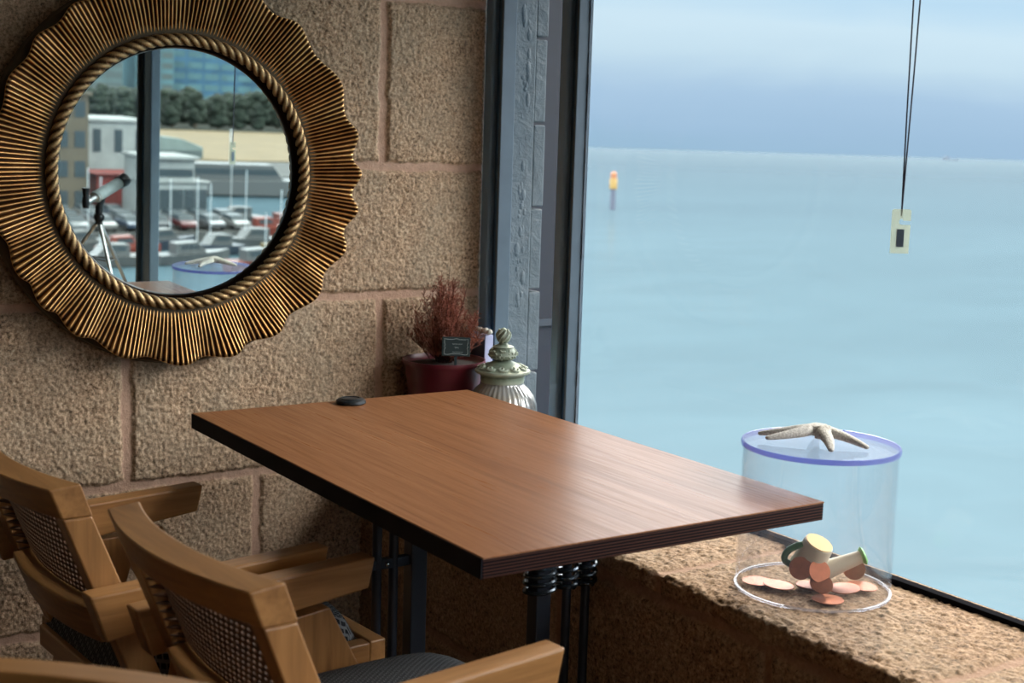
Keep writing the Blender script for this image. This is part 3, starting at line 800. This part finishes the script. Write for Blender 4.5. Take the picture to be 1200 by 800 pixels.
# ribbed jar with pale green ornate lid
JX, JY = -.104, -.293
jar = empty('ribbed_glass_jar', (JX, JY, SZ))
def jz(z): return z * .226 / .256 if z <= .256 else .226 + (z - .256) * .80
g = -SZ
MB().lathe([(q0_ * 1.04, jz(q1_)) for q0_, q1_ in [(.001, .001), (.052, .001), (.056, .006), (.070, .03), (.082, .07), (.0875, .105), (.0885, .135), (.086, .165), (.078, .190), (.066, .208), (.056, .219), (.052, .226), (.052, .232)]], 144, fn=lambda r, z, a: r * (1 + (.016 * math.cos(36 * a) if .01 < z < .2 else 0))).build('jar_body', M['ribglass'], jar, smooth=True)
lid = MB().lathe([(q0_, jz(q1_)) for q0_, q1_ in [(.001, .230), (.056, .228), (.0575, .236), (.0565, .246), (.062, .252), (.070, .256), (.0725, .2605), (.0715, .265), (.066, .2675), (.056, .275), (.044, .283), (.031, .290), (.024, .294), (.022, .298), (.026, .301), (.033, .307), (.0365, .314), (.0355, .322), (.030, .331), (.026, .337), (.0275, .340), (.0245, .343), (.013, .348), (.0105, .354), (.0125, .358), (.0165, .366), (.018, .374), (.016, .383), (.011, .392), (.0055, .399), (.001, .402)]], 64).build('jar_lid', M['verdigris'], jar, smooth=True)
b = MB()
for k in range(11):
    a0 = 2 * PI * k / 11; pts = []
    for i_ in range(22):
        t = i_ / 21; sp = 3.4 * PI * t; rr_ = .0098 * (1 - t * .82)
        la = rr_ * math.cos(sp) + (.010 * (1 - t)); lr = rr_ * math.sin(sp) * .95
        rad2 = .0565 + lr; an = a0 + la / .056
        zz = .2755 - (rad2 - .056) * .62 + .001
        pts.append((rad2 * math.cos(an), rad2 * math.sin(an), jz(zz)))
    b.tube(pts, .0030, 6)
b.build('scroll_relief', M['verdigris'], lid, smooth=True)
b = MB()
for k in range(90):
    z = rnd.uniform(.303, .333); a = rnd.uniform(0, 2 * PI); rr_ = .0365 if z < .322 else .0365 - (z - .322) * .7
    if z < .31: rr_ = .029 + (z - .301) * .7
    b.ball((rr_ * math.cos(a), rr_ * math.sin(a), jz(z)), rnd.uniform(.002, .0036), 6, 5)
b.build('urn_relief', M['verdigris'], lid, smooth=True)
b = MB()
for k in range(8):
    a0 = 2 * PI * k / 8
    b.tube([((.0105 + .0085 * math.sin(PI * t / 7)) * math.cos(a0 + t * .22), (.0105 + .0085 * math.sin(PI * t / 7)) * math.sin(a0 + t * .22), jz(.356 + .041 * t / 7)) for t in range(8)], .0022, 6)
b.build('finial_leaves', M['verdigris'], lid, smooth=True)
tag(jar, 'ribbed glass jar with pale green ornate finial lid behind the table', 'jar')

# =============================================================== blind cord with plastic tag
cd = empty('hanging_cord', (-.062, -1.533, .425))
MB().tube([(.000, .0, .068), (.004, -.002, .30), (.008, -.004, .60), (.010, -.006, .935)], .0014, 8).build('cord_strand', M['cord'], cd, smooth=True)
MB().tube([(.000, .0, .068), (-.001, .003, .25), (.000, .009, .60), (-.001, .013, .935)], .0014, 8).build('cord_strand', M['cord'], cd, smooth=True)
# tag outline in (x across, z): C-shaped hanging slot
rt = Matrix.Rotation(R(-33.6), 3, 'Z')
outl = [(-.0165, 0), (.0165, 0), (.0172, .052), (.0, .052), (-.0035, .0545), (-.0040, .059), (-.0015, .0625), (.003, .0625), (.004, .0595), (.0172, .0595), (.017, .078), (.014, .080), (-.014, .080), (-.017, .078)]
b = MB().prism(outl, -.0017, .0017); b.v = [tuple(rt @ Vector(q)) for q in b.v]
b.build('pull_tag', M['tag'], cd)
b = MB().bb(-.0065, .0065, -.0022, .0022, .012, .044); b.v = [tuple(rt @ Vector(q)) for q in b.v]
b.build('label_insert', M['tag_dark'], cd)
tag(cd, 'thin dark cord with a small cloudy plastic pull hanging before the sea', 'cord')
hr = MB().bb(-.085, -.022, -2.52, -.48, HD - .005, HD + .05).build('blind_headrail', M['frame_blue'], bevel=.004)
tag(hr, 'blind head rail above the large sea window', 'blind')

# =============================================================== telescope on the sill (seen in the mirror)
tel = empty('telescope', (-.150, -2.62, SZ))
tz = lambda z: z - SZ
hub = Vector((-.028, .02, tz(.118)))
A0 = Vector((-.055, .05, tz(.205))); A1 = Vector((.085, -.035, tz(.262)))
dv = (A1 - A0).normalized()
MB().tube([A0, A1], .0235, 28).build('optical_tube', M['tel_white'], tel, smooth=True)
MB().tube([A1 - dv * .012, A1 + dv * .03, A1 + dv * .032], [.0275, .0285, .022], 28).build('lens_hood', M['tel_black'], tel, smooth=True)
MB().tube([A0 - dv * .055, A0 - dv * .004, A0 + dv * .01], [.013, .014, .026], 24).build('focuser', M['tel_alu'], tel, smooth=True)
E0 = A0 - dv * .062
MB().tube([E0 + Vector((0, 0, -.022)), E0 + Vector((0, 0, .0)), E0 + Vector((0, 0, .03)), E0 + Vector((0, 0, .062))], [.012, .016, .012, .016], 20).build('eyepiece', M['tel_black'], tel, smooth=True)
b = MB(); b.tube([hub + Vector((0, 0, -.03)), hub + Vector((0, 0, .05))], .016, 16); b.tube([hub + Vector((0, 0, .045)), A0.lerp(A1, .35) + Vector((0, 0, -.01))], .014, 12); b.ball(hub, .024, 12, 8); b.build('mount', M['tel_black'], tel, smooth=True)
for fx, fy in ((.005, .14), (.115, .0), (-.115, -.32)):
    ft = Vector((fx, fy, .006)); MB().tube([hub + Vector((0, 0, -.012)), ft], [.0085, .007], 12).build('leg', M['tel_alu'], tel, smooth=True)
b = MB()
kn = [hub.lerp(Vector(q), .55) for q in ((.005, .14, .0), (.115, .0, .0), (-.115, -.32, .0))]
for i_ in range(3): b.tube([kn[i_], kn[(i_ + 1) % 3]], .003, 6)
b.build('spreader', M['tel_black'], tel)
tag(tel, 'white and black telescope on aluminium tripod, seen reflected in the round mirror', 'telescope')

# =============================================================== outside: sea, marker, harbour
SEA = -16.0
m, nt, out = new_mat('sea_water')
v = mapping(nt, (.055, .10, 1), (0, 0, R(33))); n = noise(nt, v, 1, 5, .6, .8)
v2 = mapping(nt, (.9, 1.3, 1)); n2 = noise(nt, v2, 1, 4, .6)
v3 = mapping(nt, (.004, .012, 1), (0, 0, R(33))); n3 = noise(nt, v3, 1, 4, .55, .5)
c = mixc(nt, .5, ramp(nt, n3, [(.35, (.057, .093, .114)), (.65, (.069, .112, .136))]), ramp(nt, n, [(.35, (.055, .090, .111)), (.65, (.067, .110, .134))]))
tcs = N(nt, 'ShaderNodeTexCoord'); ln_ = N(nt, 'ShaderNodeVectorMath', operation='LENGTH'); L(nt, tcs.outputs['Object'], ln_.inputs[0])
dp = N(nt, 'ShaderNodeMapRange'); dp.inputs[1].default_value = 90; dp.inputs[2].default_value = 1300; L(nt, ln_.outputs['Value'], dp.inputs[0])
c = mixc(nt, ramp(nt, dp.outputs[0], [(.0, (0, 0, 0)), (.25, (.45, .45, .45)), (1.0, (.85, .85, .85))]), c, (.044, .070, .092))
b1 = bump(nt, n2, .05, .08)
nb_ = bump(nt, n, .10, .4, b1)
df = N(nt, 'ShaderNodeBsdfDiffuse'); L(nt, c, df.inputs[0])
gl = N(nt, 'ShaderNodeBsdfGlossy'); gl.inputs['Roughness'].default_value = .12; gl.inputs[0].default_value = (.85, .92, .92, 1); L(nt, nb_, gl.inputs['Normal'])
lw = N(nt, 'ShaderNodeLayerWeight'); lw.inputs[0].default_value = .5
pw = N(nt, 'ShaderNodeMath', operation='POWER'); pw.inputs[1].default_value = 7; L(nt, lw.outputs['Facing'], pw.inputs[0])
ml = N(nt, 'ShaderNodeMath', operation='MULTIPLY'); ml.inputs[1].default_value = .22; L(nt, pw.outputs[0], ml.inputs[0])
mx = N(nt, 'ShaderNodeMixShader'); L(nt, ml.outputs[0], mx.inputs[0]); L(nt, df.outputs[0], mx.inputs[1]); L(nt, gl.outputs[0], mx.inputs[2])
L(nt, mx.outputs[0], out.inputs['Surface']); M['sea'] = m
sea = mesh_from('sea_surface', [(-30000, -30000, SEA), (30000, -30000, SEA), (30000, 30000, SEA), (-30000, 30000, SEA)], [(0, 1, 2, 3)], M['sea'])
tag(sea, kind='structure')

by = empty('channel_marker', (224.4, 290.8, SEA))
MB().lathe([(.75, -2), (.75, 5.6)], 20).build('pile', plain('weathered_pile', (0.065, 0.085, 0.12), .7, scale=2), by, smooth=True)
MB().lathe([(1.05, 5.6), (1.05, 8.2), (.9, 8.4)], 20).build('yellow_top', plain('marker_yellow', (0.2325, 0.155, 0.0372), .6, scale=2, bmp=0), by, smooth=True)
MB().lathe([(.8, 8.4), (.85, 9.6), (.3, 10.2), (.01, 10.3)], 20).build('orange_light', plain('marker_orange', (0.28, 0.1155, 0.049), .6, scale=2, bmp=0), by, smooth=True)
tag(by, 'yellow topped channel marker pile standing alone in the sea', 'channel marker')
sh = empty('distant_ship', (6900.0, 5600.0, SEA))
MB().bb(-60, 60, -12, 12, 0, 10).build('hull', plain('far_hull', (0.1, 0.135, 0.17), .8, scale=.1, bmp=0), sh)
MB().bb(-50, -25, -10, 10, 10, 24).build('bridge', plain('far_bridge', (0.12, 0.155, 0.19), .8, scale=.1, bmp=0), sh)
tag(sh, 'tiny faint ship on the horizon right of the hanging cord', 'ship')

LZ = SEA + 1.0
mq = plain('quay_concrete', (0.0465, 0.0496, 0.0481), .9, scale=.3)
w = MB(); w.bb(-60, 59, -225, -124, SEA - 1, LZ); w.bb(59, 260, -225, -192, SEA - 1, LZ); o = w.build('quay_ground', mq); tag(o, kind='structure')
o = MB().bb(-60, 400, -335, -225, SEA - 1, LZ + .2).build('beach_ground', plain('yellow_sand', (0.1279, 0.0921, 0.0422), .9, scale=.15)); tag(o, kind='structure')
o = MB().bb(-60, 600, -700, -335, SEA - 1, LZ + .4).build('park_ground', plain('park_grass', (0.0155, 0.0217, 0.0139), .9, scale=.1)); tag(o, kind='structure')
glass_t = plain('tower_glass_teal', (0.055, 0.12, 0.14), .35, .0, .6, .25, .12, 0)
glass_b = plain('tower_glass_blue', (0.0315, 0.084, 0.14), .3, .0, .6, .3, .15, 0)
glass_g = plain('tower_glass_grey', (0.08, 0.12, 0.125), .4, 0, .5, .2, .15, 0)
band = plain('pale_spandrel', (0.0527, 0.0744, 0.0775), .6, bmp=0)
dark_win = plain('dark_window', (0.03, 0.0425, 0.05), .3, bmp=0)
white_r = plain('white_render', (0.2003, 0.2179, 0.2179), .8, scale=.6, bmp=0)
tan_r = plain('tan_render', (0.0744, 0.062, 0.0434), .8, scale=.6, bmp=0)
red_r = plain('red_cladding', (0.15, 0.0225, 0.0175), .7, scale=.8, bmp=0)
def building(name, x0, x1, yf, dep, z1, wall_m, win_m, floors, cols_, label, z0=LZ, roof=None, cat='building', group=None, frac=.55):
    r = empty(name, ((x0 + x1) / 2, yf - dep / 2, z0)); W, H_ = x1 - x0, z1 - z0
    MB().bb(-W / 2, W / 2, -dep / 2, dep / 2, 0, H_).build('walls', wall_m, r)
    fh = H_ / floors
    for f_ in range(floors):
        for c_ in range(cols_):
            cw_ = W / cols_; x_ = -W / 2 + (c_ + .5) * cw_
            b = MB(); b.bb(x_ - cw_ * frac / 2 * 1.2, x_ + cw_ * frac / 2 * 1.2, dep / 2 - .05, dep / 2 + .08, f_ * fh + fh * .28, f_ * fh + fh * .82)
            b.build('window', win_m, r)
    MB().bb(-W / 2 - .3, W / 2 + .3, -dep / 2 - .3, dep / 2 + .3, H_, H_ + (H_ * .03)).build('roof', roof or wall_m, r)
    tag(r, label, cat, group); return r
building('office_tower', 127, 156, -430, 20, 16, glass_g, band, 9, 5, 'grey-green glass office block at upper left of the mirror reflection', z0=LZ + .4, frac=.75)
building('office_tower', 164, 177, -440, 20, 34, glass_t, band, 14, 3, 'teal glass tower just right of the mullion in the mirror', z0=LZ + .4, frac=.7)
building('office_tower', 177.5, 214, -445, 20, 40, glass_b, glass_t, 15, 6, 'deep blue glass tower at top right of the mirror reflection', z0=LZ + .4, frac=.7)
building('apartment_block', 41, 46.5, -140, 8, -2.6, tan_r, dark_win, 4, 3, 'tan apartment block at the left edge of the mirror reflection', frac=.5)
building('apartment_block', 45.5, 50, -165, 8, -5.5, glass_g, dark_win, 4, 2, 'grey block between tan and white buildings in the mirror')
building('warehouse', 49.6, 57.0, -150, 10, -5.6, white_r, dark_win, 2, 3, 'tall white building left of the mullion in the mirror', frac=.3)
building('boat_shed', 48.4, 53.5, -143, 6, -11.0, red_r, plain('deep_red_panel', (0.2, 0.025, 0.02), .7, bmp=0), 1, 3, 'red shed behind the telescope in the mirror', frac=.3)
wb = building('yacht_club', 50.5, 57.2, -134, 7, -11.0, white_r, dark_win, 1, 5, 'two-tier white waterside building right of the mullion in the mirror', frac=.75)
b = MB().bb(-3.35, 1.9, -3, 3.4, 4.0, 6.4); b.build('upper_floor', white_r, wb); MB().bb(-3.2, 1.7, 3.38, 3.5, 4.6, 5.4).build('upper_window', dark_win, wb)
MB().bb(-3.6, 2.3, -3.2, 3.9, 6.4, 6.7).build('upper_roof', white_r, wb)
# trees behind the beach
tr_m = [plain('tree_dark', (0.0093, 0.0186, 0.0118), .9, var=.4, scale=1.2, bmp=.5), plain('tree_mid', (0.017, 0.0279, 0.017), .9, var=.4, scale=1.2, bmp=.5)]
bark = plain('bark', (.06, .045, .03), .9)
rnd = random.Random(3)
GT = 'trees beyond the beach'
for k in range(40):
    x = 100 + (k // 2) * 6.4 + (k % 2) * 3.2; yv = -345 - (k % 2) * 10; h = rnd.uniform(8.5, 11)
    t_ = empty('tree', (x, yv, LZ + .4))
    MB().tube([(0, 0, 0), (0, 0, h * .5)], [.5, .3], 6).build('trunk', bark, t_)
    b = MB()
    for j_ in range(34):
        a = rnd.uniform(0, 2 * PI); q = rnd.uniform(0, 1.7); zz = rnd.uniform(.08, .93) * h
        b.ball((q * math.cos(a), q * math.sin(a), zz), rnd.uniform(1.0, 1.5), 7, 5, (1, 1, rnd.uniform(.7, 1)))
    b.build('crown', tr_m[k % 2], t_)
    tag(t_, 'leafy tree in the dark blurred row above the beach in the mirror', 'tree', GT)
b = MB()
for k in range(420):
    b.ball((rnd.uniform(85, 200), rnd.uniform(-385, -372), LZ + rnd.uniform(1, 7.5)), rnd.uniform(1.6, 3.0), 7, 5)
wl = b.build('woodland', tr_m[0]); tag(wl, 'dark mass of woodland filling in behind the row of trees in the mirror', 'woodland', kind='stuff')
# cars on the quay
car_cols = [(.13, .14, .145), (.03, .035, .04), (.15, .15, .145), (.08, .015, .015), (.035, .05, .075), (.10, .105, .11)]
car_ms = [plain('car_paint_%d' % i_, c_, .3, .2, bmp=0) for i_, c_ in enumerate(car_cols)]
tyre = plain('tyre', (.015, .015, .015), .8, bmp=0)
def make_car(i_):
    r = empty('car')
    b = MB().prism([(-2.1, .35), (2.1, .35), (2.15, .75), (1.3, .95), (-1.9, 1.0), (-2.15, .8)], -.85, .85); b.build('body', car_ms[i_], r, bevel=.08)
    MB().prism([(1.2, .93), (.5, 1.42), (-1.1, 1.45), (-1.8, .98)], -.74, .74).build('cabin', dark_win, r, bevel=.05)
    for x in (-1.3, 1.3):
        for y in (-.8, .8): MB().lathe([(.001, -.1), (.32, -.1), (.32, .1), (.001, .1)], 16, (x, y, .32), Matrix.Rotation(R(90), 3, 'X')).build('wheel', tyre, r)
    return r
car_protos = [make_car(i_) for i_ in range(6)]
used = set(); n_ = 0
for row, yv in enumerate((-126.6, -131.3, -136.6)):
    for k in range(7):
        x = 40.5 + k * 2.75 + row * .9
        if row == 2 and x > 49: continue
        i_ = (k * 2 + row * 3 + k // 3) % 6
        o = car_protos[i_] if i_ not in used else copy_tree(car_protos[i_]); used.add(i_)
        o.location = (x, yv, LZ); o.rotation_euler.z = R(90) + rnd.uniform(-.06, .06)
        tag(o, 'parked car on the quay seen blurred in the mirror', 'car', 'cars parked on the quay')
for i_ in range(6):
    if i_ not in used: car_protos[i_].location = (60 + i_, -200, LZ)
# boats
def make_boat(hull_m, cab_m, L_=7.0, mast=7.0):
    r = empty('moored_boat')
    secs = []; n_s = 9; b = MB(); vs = []
    for i_ in range(n_s):
        t = i_ / (n_s - 1); x = -L_ / 2 + L_ * t; w_ = 1.15 * (1 - max(0, (t - .45) / .55) ** 2.2) + .02; top = .9 + .35 * t * t
        vs += [(x, -w_, top), (x, -w_ * .75, .1), (x, 0, -.25), (x, w_ * .75, .1), (x, w_, top)]
    fs = [(i_ * 5 + k, i_ * 5 + k + 1, (i_ + 1) * 5 + k + 1, (i_ + 1) * 5 + k) for i_ in range(n_s - 1) for k in range(4)]
    fs += [(i_ * 5, (i_ + 1) * 5, (i_ + 1) * 5 + 4, i_ * 5 + 4) for i_ in range(n_s - 1)] + [(0, 1, 2, 3, 4)]
    b.add(vs, fs).build('hull', hull_m, r)
    MB().prism([(-L_ * .28, .9), (-L_ * .28, 1.9), (L_ * .02, 2.0), (L_ * .12, 1.2), (L_ * .16, .95)], -.75, .75).build('cabin', cab_m, r, bevel=.05)
    MB().prism([(-L_ * .22, 1.35), (-L_ * .22, 1.75), (L_ * .0, 1.8), (L_ * .05, 1.4)], -.77, .77).build('cabin_window', dark_win, r)
    if mast: MB().tube([(L_ * .05, 0, .9), (L_ * .05, 0, mast)], .06, 6).build('mast', M['tel_alu'], r)
    return r
hw = plain('white_hull', (0.0651, 0.0716, 0.0738), .4, bmp=0); hr_ = plain('red_hull', (0.13, 0.025, 0.015), .5, bmp=0); hy_ = plain('ochre_hull', (0.14, 0.095, 0.025), .5, bmp=0); hb = plain('dark_hull', (0.025, 0.035, 0.05), .5, bmp=0)
protos = [make_boat(hw, hw, 7, 7.5), make_boat(hr_, hw, 6.4, 5.0), make_boat(hy_, tan_r, 5.6, 4.0), make_boat(hb, hw, 6.0, 6.5), make_boat(hr_, hr_, 5.6, 0)]
spots = [(62.5, -139, 0), (72, -141, 1), (61.5, -128, 4), (68, -133, 1), (71, -125, 3), (64, -121, 2), (55, -119, 0), (47, -119.5, 3), (57.5, -114.5, 2), (49.5, -114.8, 3),
         (39, -119, 0), (41.5, -114.5, 4), (37.5, -109.5, 0), (66, -115, 1), (45.5, -109.8, 0), (54, -109.5, 3), (49.5, -104.5, 1)]
uses = set()
for k, (x, yv, i_) in enumerate(spots):
    o = protos[i_] if i_ not in uses else copy_tree(protos[i_]); uses.add(i_)
    o.location = (x, yv, SEA); o.rotation_euler.z = rnd.uniform(-.2, .2) + (R(180) if k % 3 == 0 else 0)
    kind = ['white boat with a tall mast', 'red boat with white cabin and mast', 'ochre boat with tan cabin', 'dark hulled boat with white cabin', 'all-red boat without a mast'][i_]
    tag(o, kind + ' moored in the blurred harbour in the mirror', 'boat', kind.replace('boat', 'boats', 1) + ' in the harbour')
wf = empty('ferry', (78, -172, SEA), (0, 0, R(12)))
b = MB(); b.prism([(-9, .2), (9, .2), (11, 2.4), (-9, 2.2)], -2.4, 2.4); b.build('hull', hw, wf, bevel=.1)
MB().prism([(-8, 2.2), (6, 2.3), (4.5, 4.4), (-7.5, 4.4)], -2, 2).build('deckhouse', hw, wf, bevel=.1)
MB().prism([(-7.4, 3.0), (5.2, 3.05), (4.8, 3.8), (-7.2, 3.8)], -2.05, 2.05).build('deckhouse_window', dark_win, wf)
MB().tube([(-1, 0, 4.4), (-1, 0, 9)], .12, 6).build('mast', M['tel_alu'], wf)
tag(wf, 'large white vessel at the right side of the mirror reflection', 'ship')
tn = empty('marquee', (86, -232, LZ + .2))
b = MB().prism([(-11, 0), (11, 0), (11, 2.0), (7, 3.4), (0, 4.0), (-7, 3.2), (-11, 2.0)], -4, 4); b.build('canopy', plain('aqua_canvas', (0.1209, 0.1581, 0.1535), .8, scale=.5, bmp=0), tn, bevel=.2)
MB().bb(-10.8, 10.8, 3.98, 4.05, .2, 1.4).build('side_panel', band, tn)
tag(tn, 'long pale aqua canvas roof by the sand in the mirror', 'marquee')

# =============================================================== added fill lamps, light, world
fill_lamp_m, nt, out = new_mat('warm_fill_glow')
em = N(nt, 'ShaderNodeEmission'); em.inputs[0].default_value = (1, .78, .52, 1); em.inputs[1].default_value = 3.0; L(nt, em.outputs[0], out.inputs['Surface'])
for k, (x, y) in enumerate(((-.95, -4.3), (-1.0, -5.6), (-2.3, -6.6))):
    r = empty('fill_lamp', (x, y, 1.62))  # unseen lamp added for warm fill light
    MB().lathe([(.001, 0), (.20, 0), (.20, -.035), (.19, -.035), (.19, -.012), (.001, -.012)], 40).build('fill_lamp_body', M['tel_black'], r, smooth=True)
    MB().lathe([(.001, -.04), (.14, -.036), (.188, -.02), (.188, -.013), (.001, -.013)], 40).build('fill_lamp_diffuser', fill_lamp_m, r, smooth=True)
    tag(r, 'round warm fill lamp added to the unseen ceiling behind the viewer', 'lamp', 'added fill lamps')
    ld = bpy.data.lights.new('fill_light', 'AREA'); ld.shape = 'DISK'; ld.size = .36; ld.energy = 5; ld.color = (1, .74, .46)
    lo = bpy.data.objects.new('fill_light', ld); COL.objects.link(lo); lo.location = (0, 0, -.05); lo.parent = r

sun = bpy.data.lights.new('sun', 'SUN'); sun.energy = 2.4; sun.angle = R(.9); sun.color = (1, .86, .62)
so_ = bpy.data.objects.new('sun', sun); COL.objects.link(so_)
sd_ = Vector((.80, .62, 1.04)).normalized()       # towards the sun
so_.rotation_euler = sd_.to_track_quat('Z', 'Y').to_euler(); so_.location = (20, 10, 20)

wd = bpy.data.worlds.new('overcast_sky'); scene.world = wd; wd.use_nodes = True
nt = wd.node_tree; nt.nodes.clear()
wo = nt.nodes.new('ShaderNodeOutputWorld'); bg = nt.nodes.new('ShaderNodeBackground')
tc = nt.nodes.new('ShaderNodeTexCoord')
sx = N(nt, 'ShaderNodeSeparateXYZ'); L(nt, tc.outputs['Generated'], sx.inputs[0])
mp = N(nt, 'ShaderNodeMapping'); mp.inputs['Scale'].default_value = (3.0, 3.0, 14); L(nt, tc.outputs['Generated'], mp.inputs['Vector'])
nz1 = noise(nt, mp.outputs['Vector'], 1.4, 5, .55, .4)
mp2 = N(nt, 'ShaderNodeMapping'); mp2.inputs['Scale'].default_value = (5.0, 5.0, 40); L(nt, tc.outputs['Generated'], mp2.inputs['Vector'])
nz2 = noise(nt, mp2.outputs['Vector'], 1.6, 4, .5)
az_ = N(nt, 'ShaderNodeMath', operation='MULTIPLY_ADD'); az_.inputs[1].default_value = .055; az_.inputs[2].default_value = -.0445; L(nt, sx.outputs['X'], az_.inputs[0])
a1 = N(nt, 'ShaderNodeMath', operation='MULTIPLY_ADD'); a1.inputs[1].default_value = .035; L(nt, nz1, a1.inputs[0]); L(nt, sx.outputs['Z'], a1.inputs[2])
a1b = N(nt, 'ShaderNodeMath', operation='ADD'); L(nt, a1.outputs[0], a1b.inputs[0]); L(nt, az_.outputs[0], a1b.inputs[1])
a2 = N(nt, 'ShaderNodeMath', operation='MULTIPLY_ADD'); a2.inputs[1].default_value = .012; L(nt, nz2, a2.inputs[0]); L(nt, a1b.outputs[0], a2.inputs[2])
low = ramp(nt, a2.outputs[0], [(.0, (.33, .52, .68)), (.030, (.38, .56, .75)), (.060, (.43, .61, .80)), (.084, (.60, .78, .90)), (.104, (.66, .84, .95)), (.125, (.54, .76, .93)), (.30, (.95, .95, .95)), (1.0, (1.0, .93, .84))])
sr = ramp(nt, sx.outputs['Z'], [(.0, (.0667,) * 3), (.15, (.0667,) * 3), (.27, (.22,) * 3), (.36, (1, 1, 1)), (.52, (1, 1, 1)), (.62, (.28,) * 3), (1.0, (.22,) * 3)])
st = N(nt, 'ShaderNodeMath', operation='MULTIPLY'); st.inputs[1].default_value = 15.0; L(nt, sr, st.inputs[0])
L(nt, low, bg.inputs['Color']); L(nt, st.outputs[0], bg.inputs['Strength']); L(nt, bg.outputs[0], wo.inputs['Surface'])

# =============================================================== camera
yaw, pitch, roll = .5863265, .1426663, .0303620
fw = Vector((math.sin(yaw) * math.cos(pitch), math.cos(yaw) * math.cos(pitch), -math.sin(pitch)))
rt_ = Vector((math.cos(yaw), -math.sin(yaw), 0)); up_ = rt_.cross(fw)
rx = rt_ * math.cos(roll) + up_ * math.sin(roll); ux = -rt_ * math.sin(roll) + up_ * math.cos(roll)
cam = bpy.data.cameras.new('camera'); co = bpy.data.objects.new('camera', cam); COL.objects.link(co)
mat = Matrix((rx, ux, -fw)).transposed().to_4x4(); mat.translation = Vector((-2.0251, -3.2251, .6))
co.matrix_world = mat
cam.sensor_width = 36; cam.lens = 1606.3 / 1200 * 36; cam.clip_end = 80000; cam.clip_start = .05
cam.dof.use_dof = True; cam.dof.focus_distance = 3.0; cam.dof.aperture_fstop = 5.4
scene.camera = co
# the floor becomes z = 0
for o in list(bpy.data.objects):
    if o.parent is None: o.location.z += .75
bpy.data.objects['copper_disc']
scene.view_settings.view_transform = 'Standard'; scene.view_settings.look = 'None'
scene.view_settings.gamma = 1; scene.view_settings.exposure = 0; scene.view_settings.use_curve_mapping = False
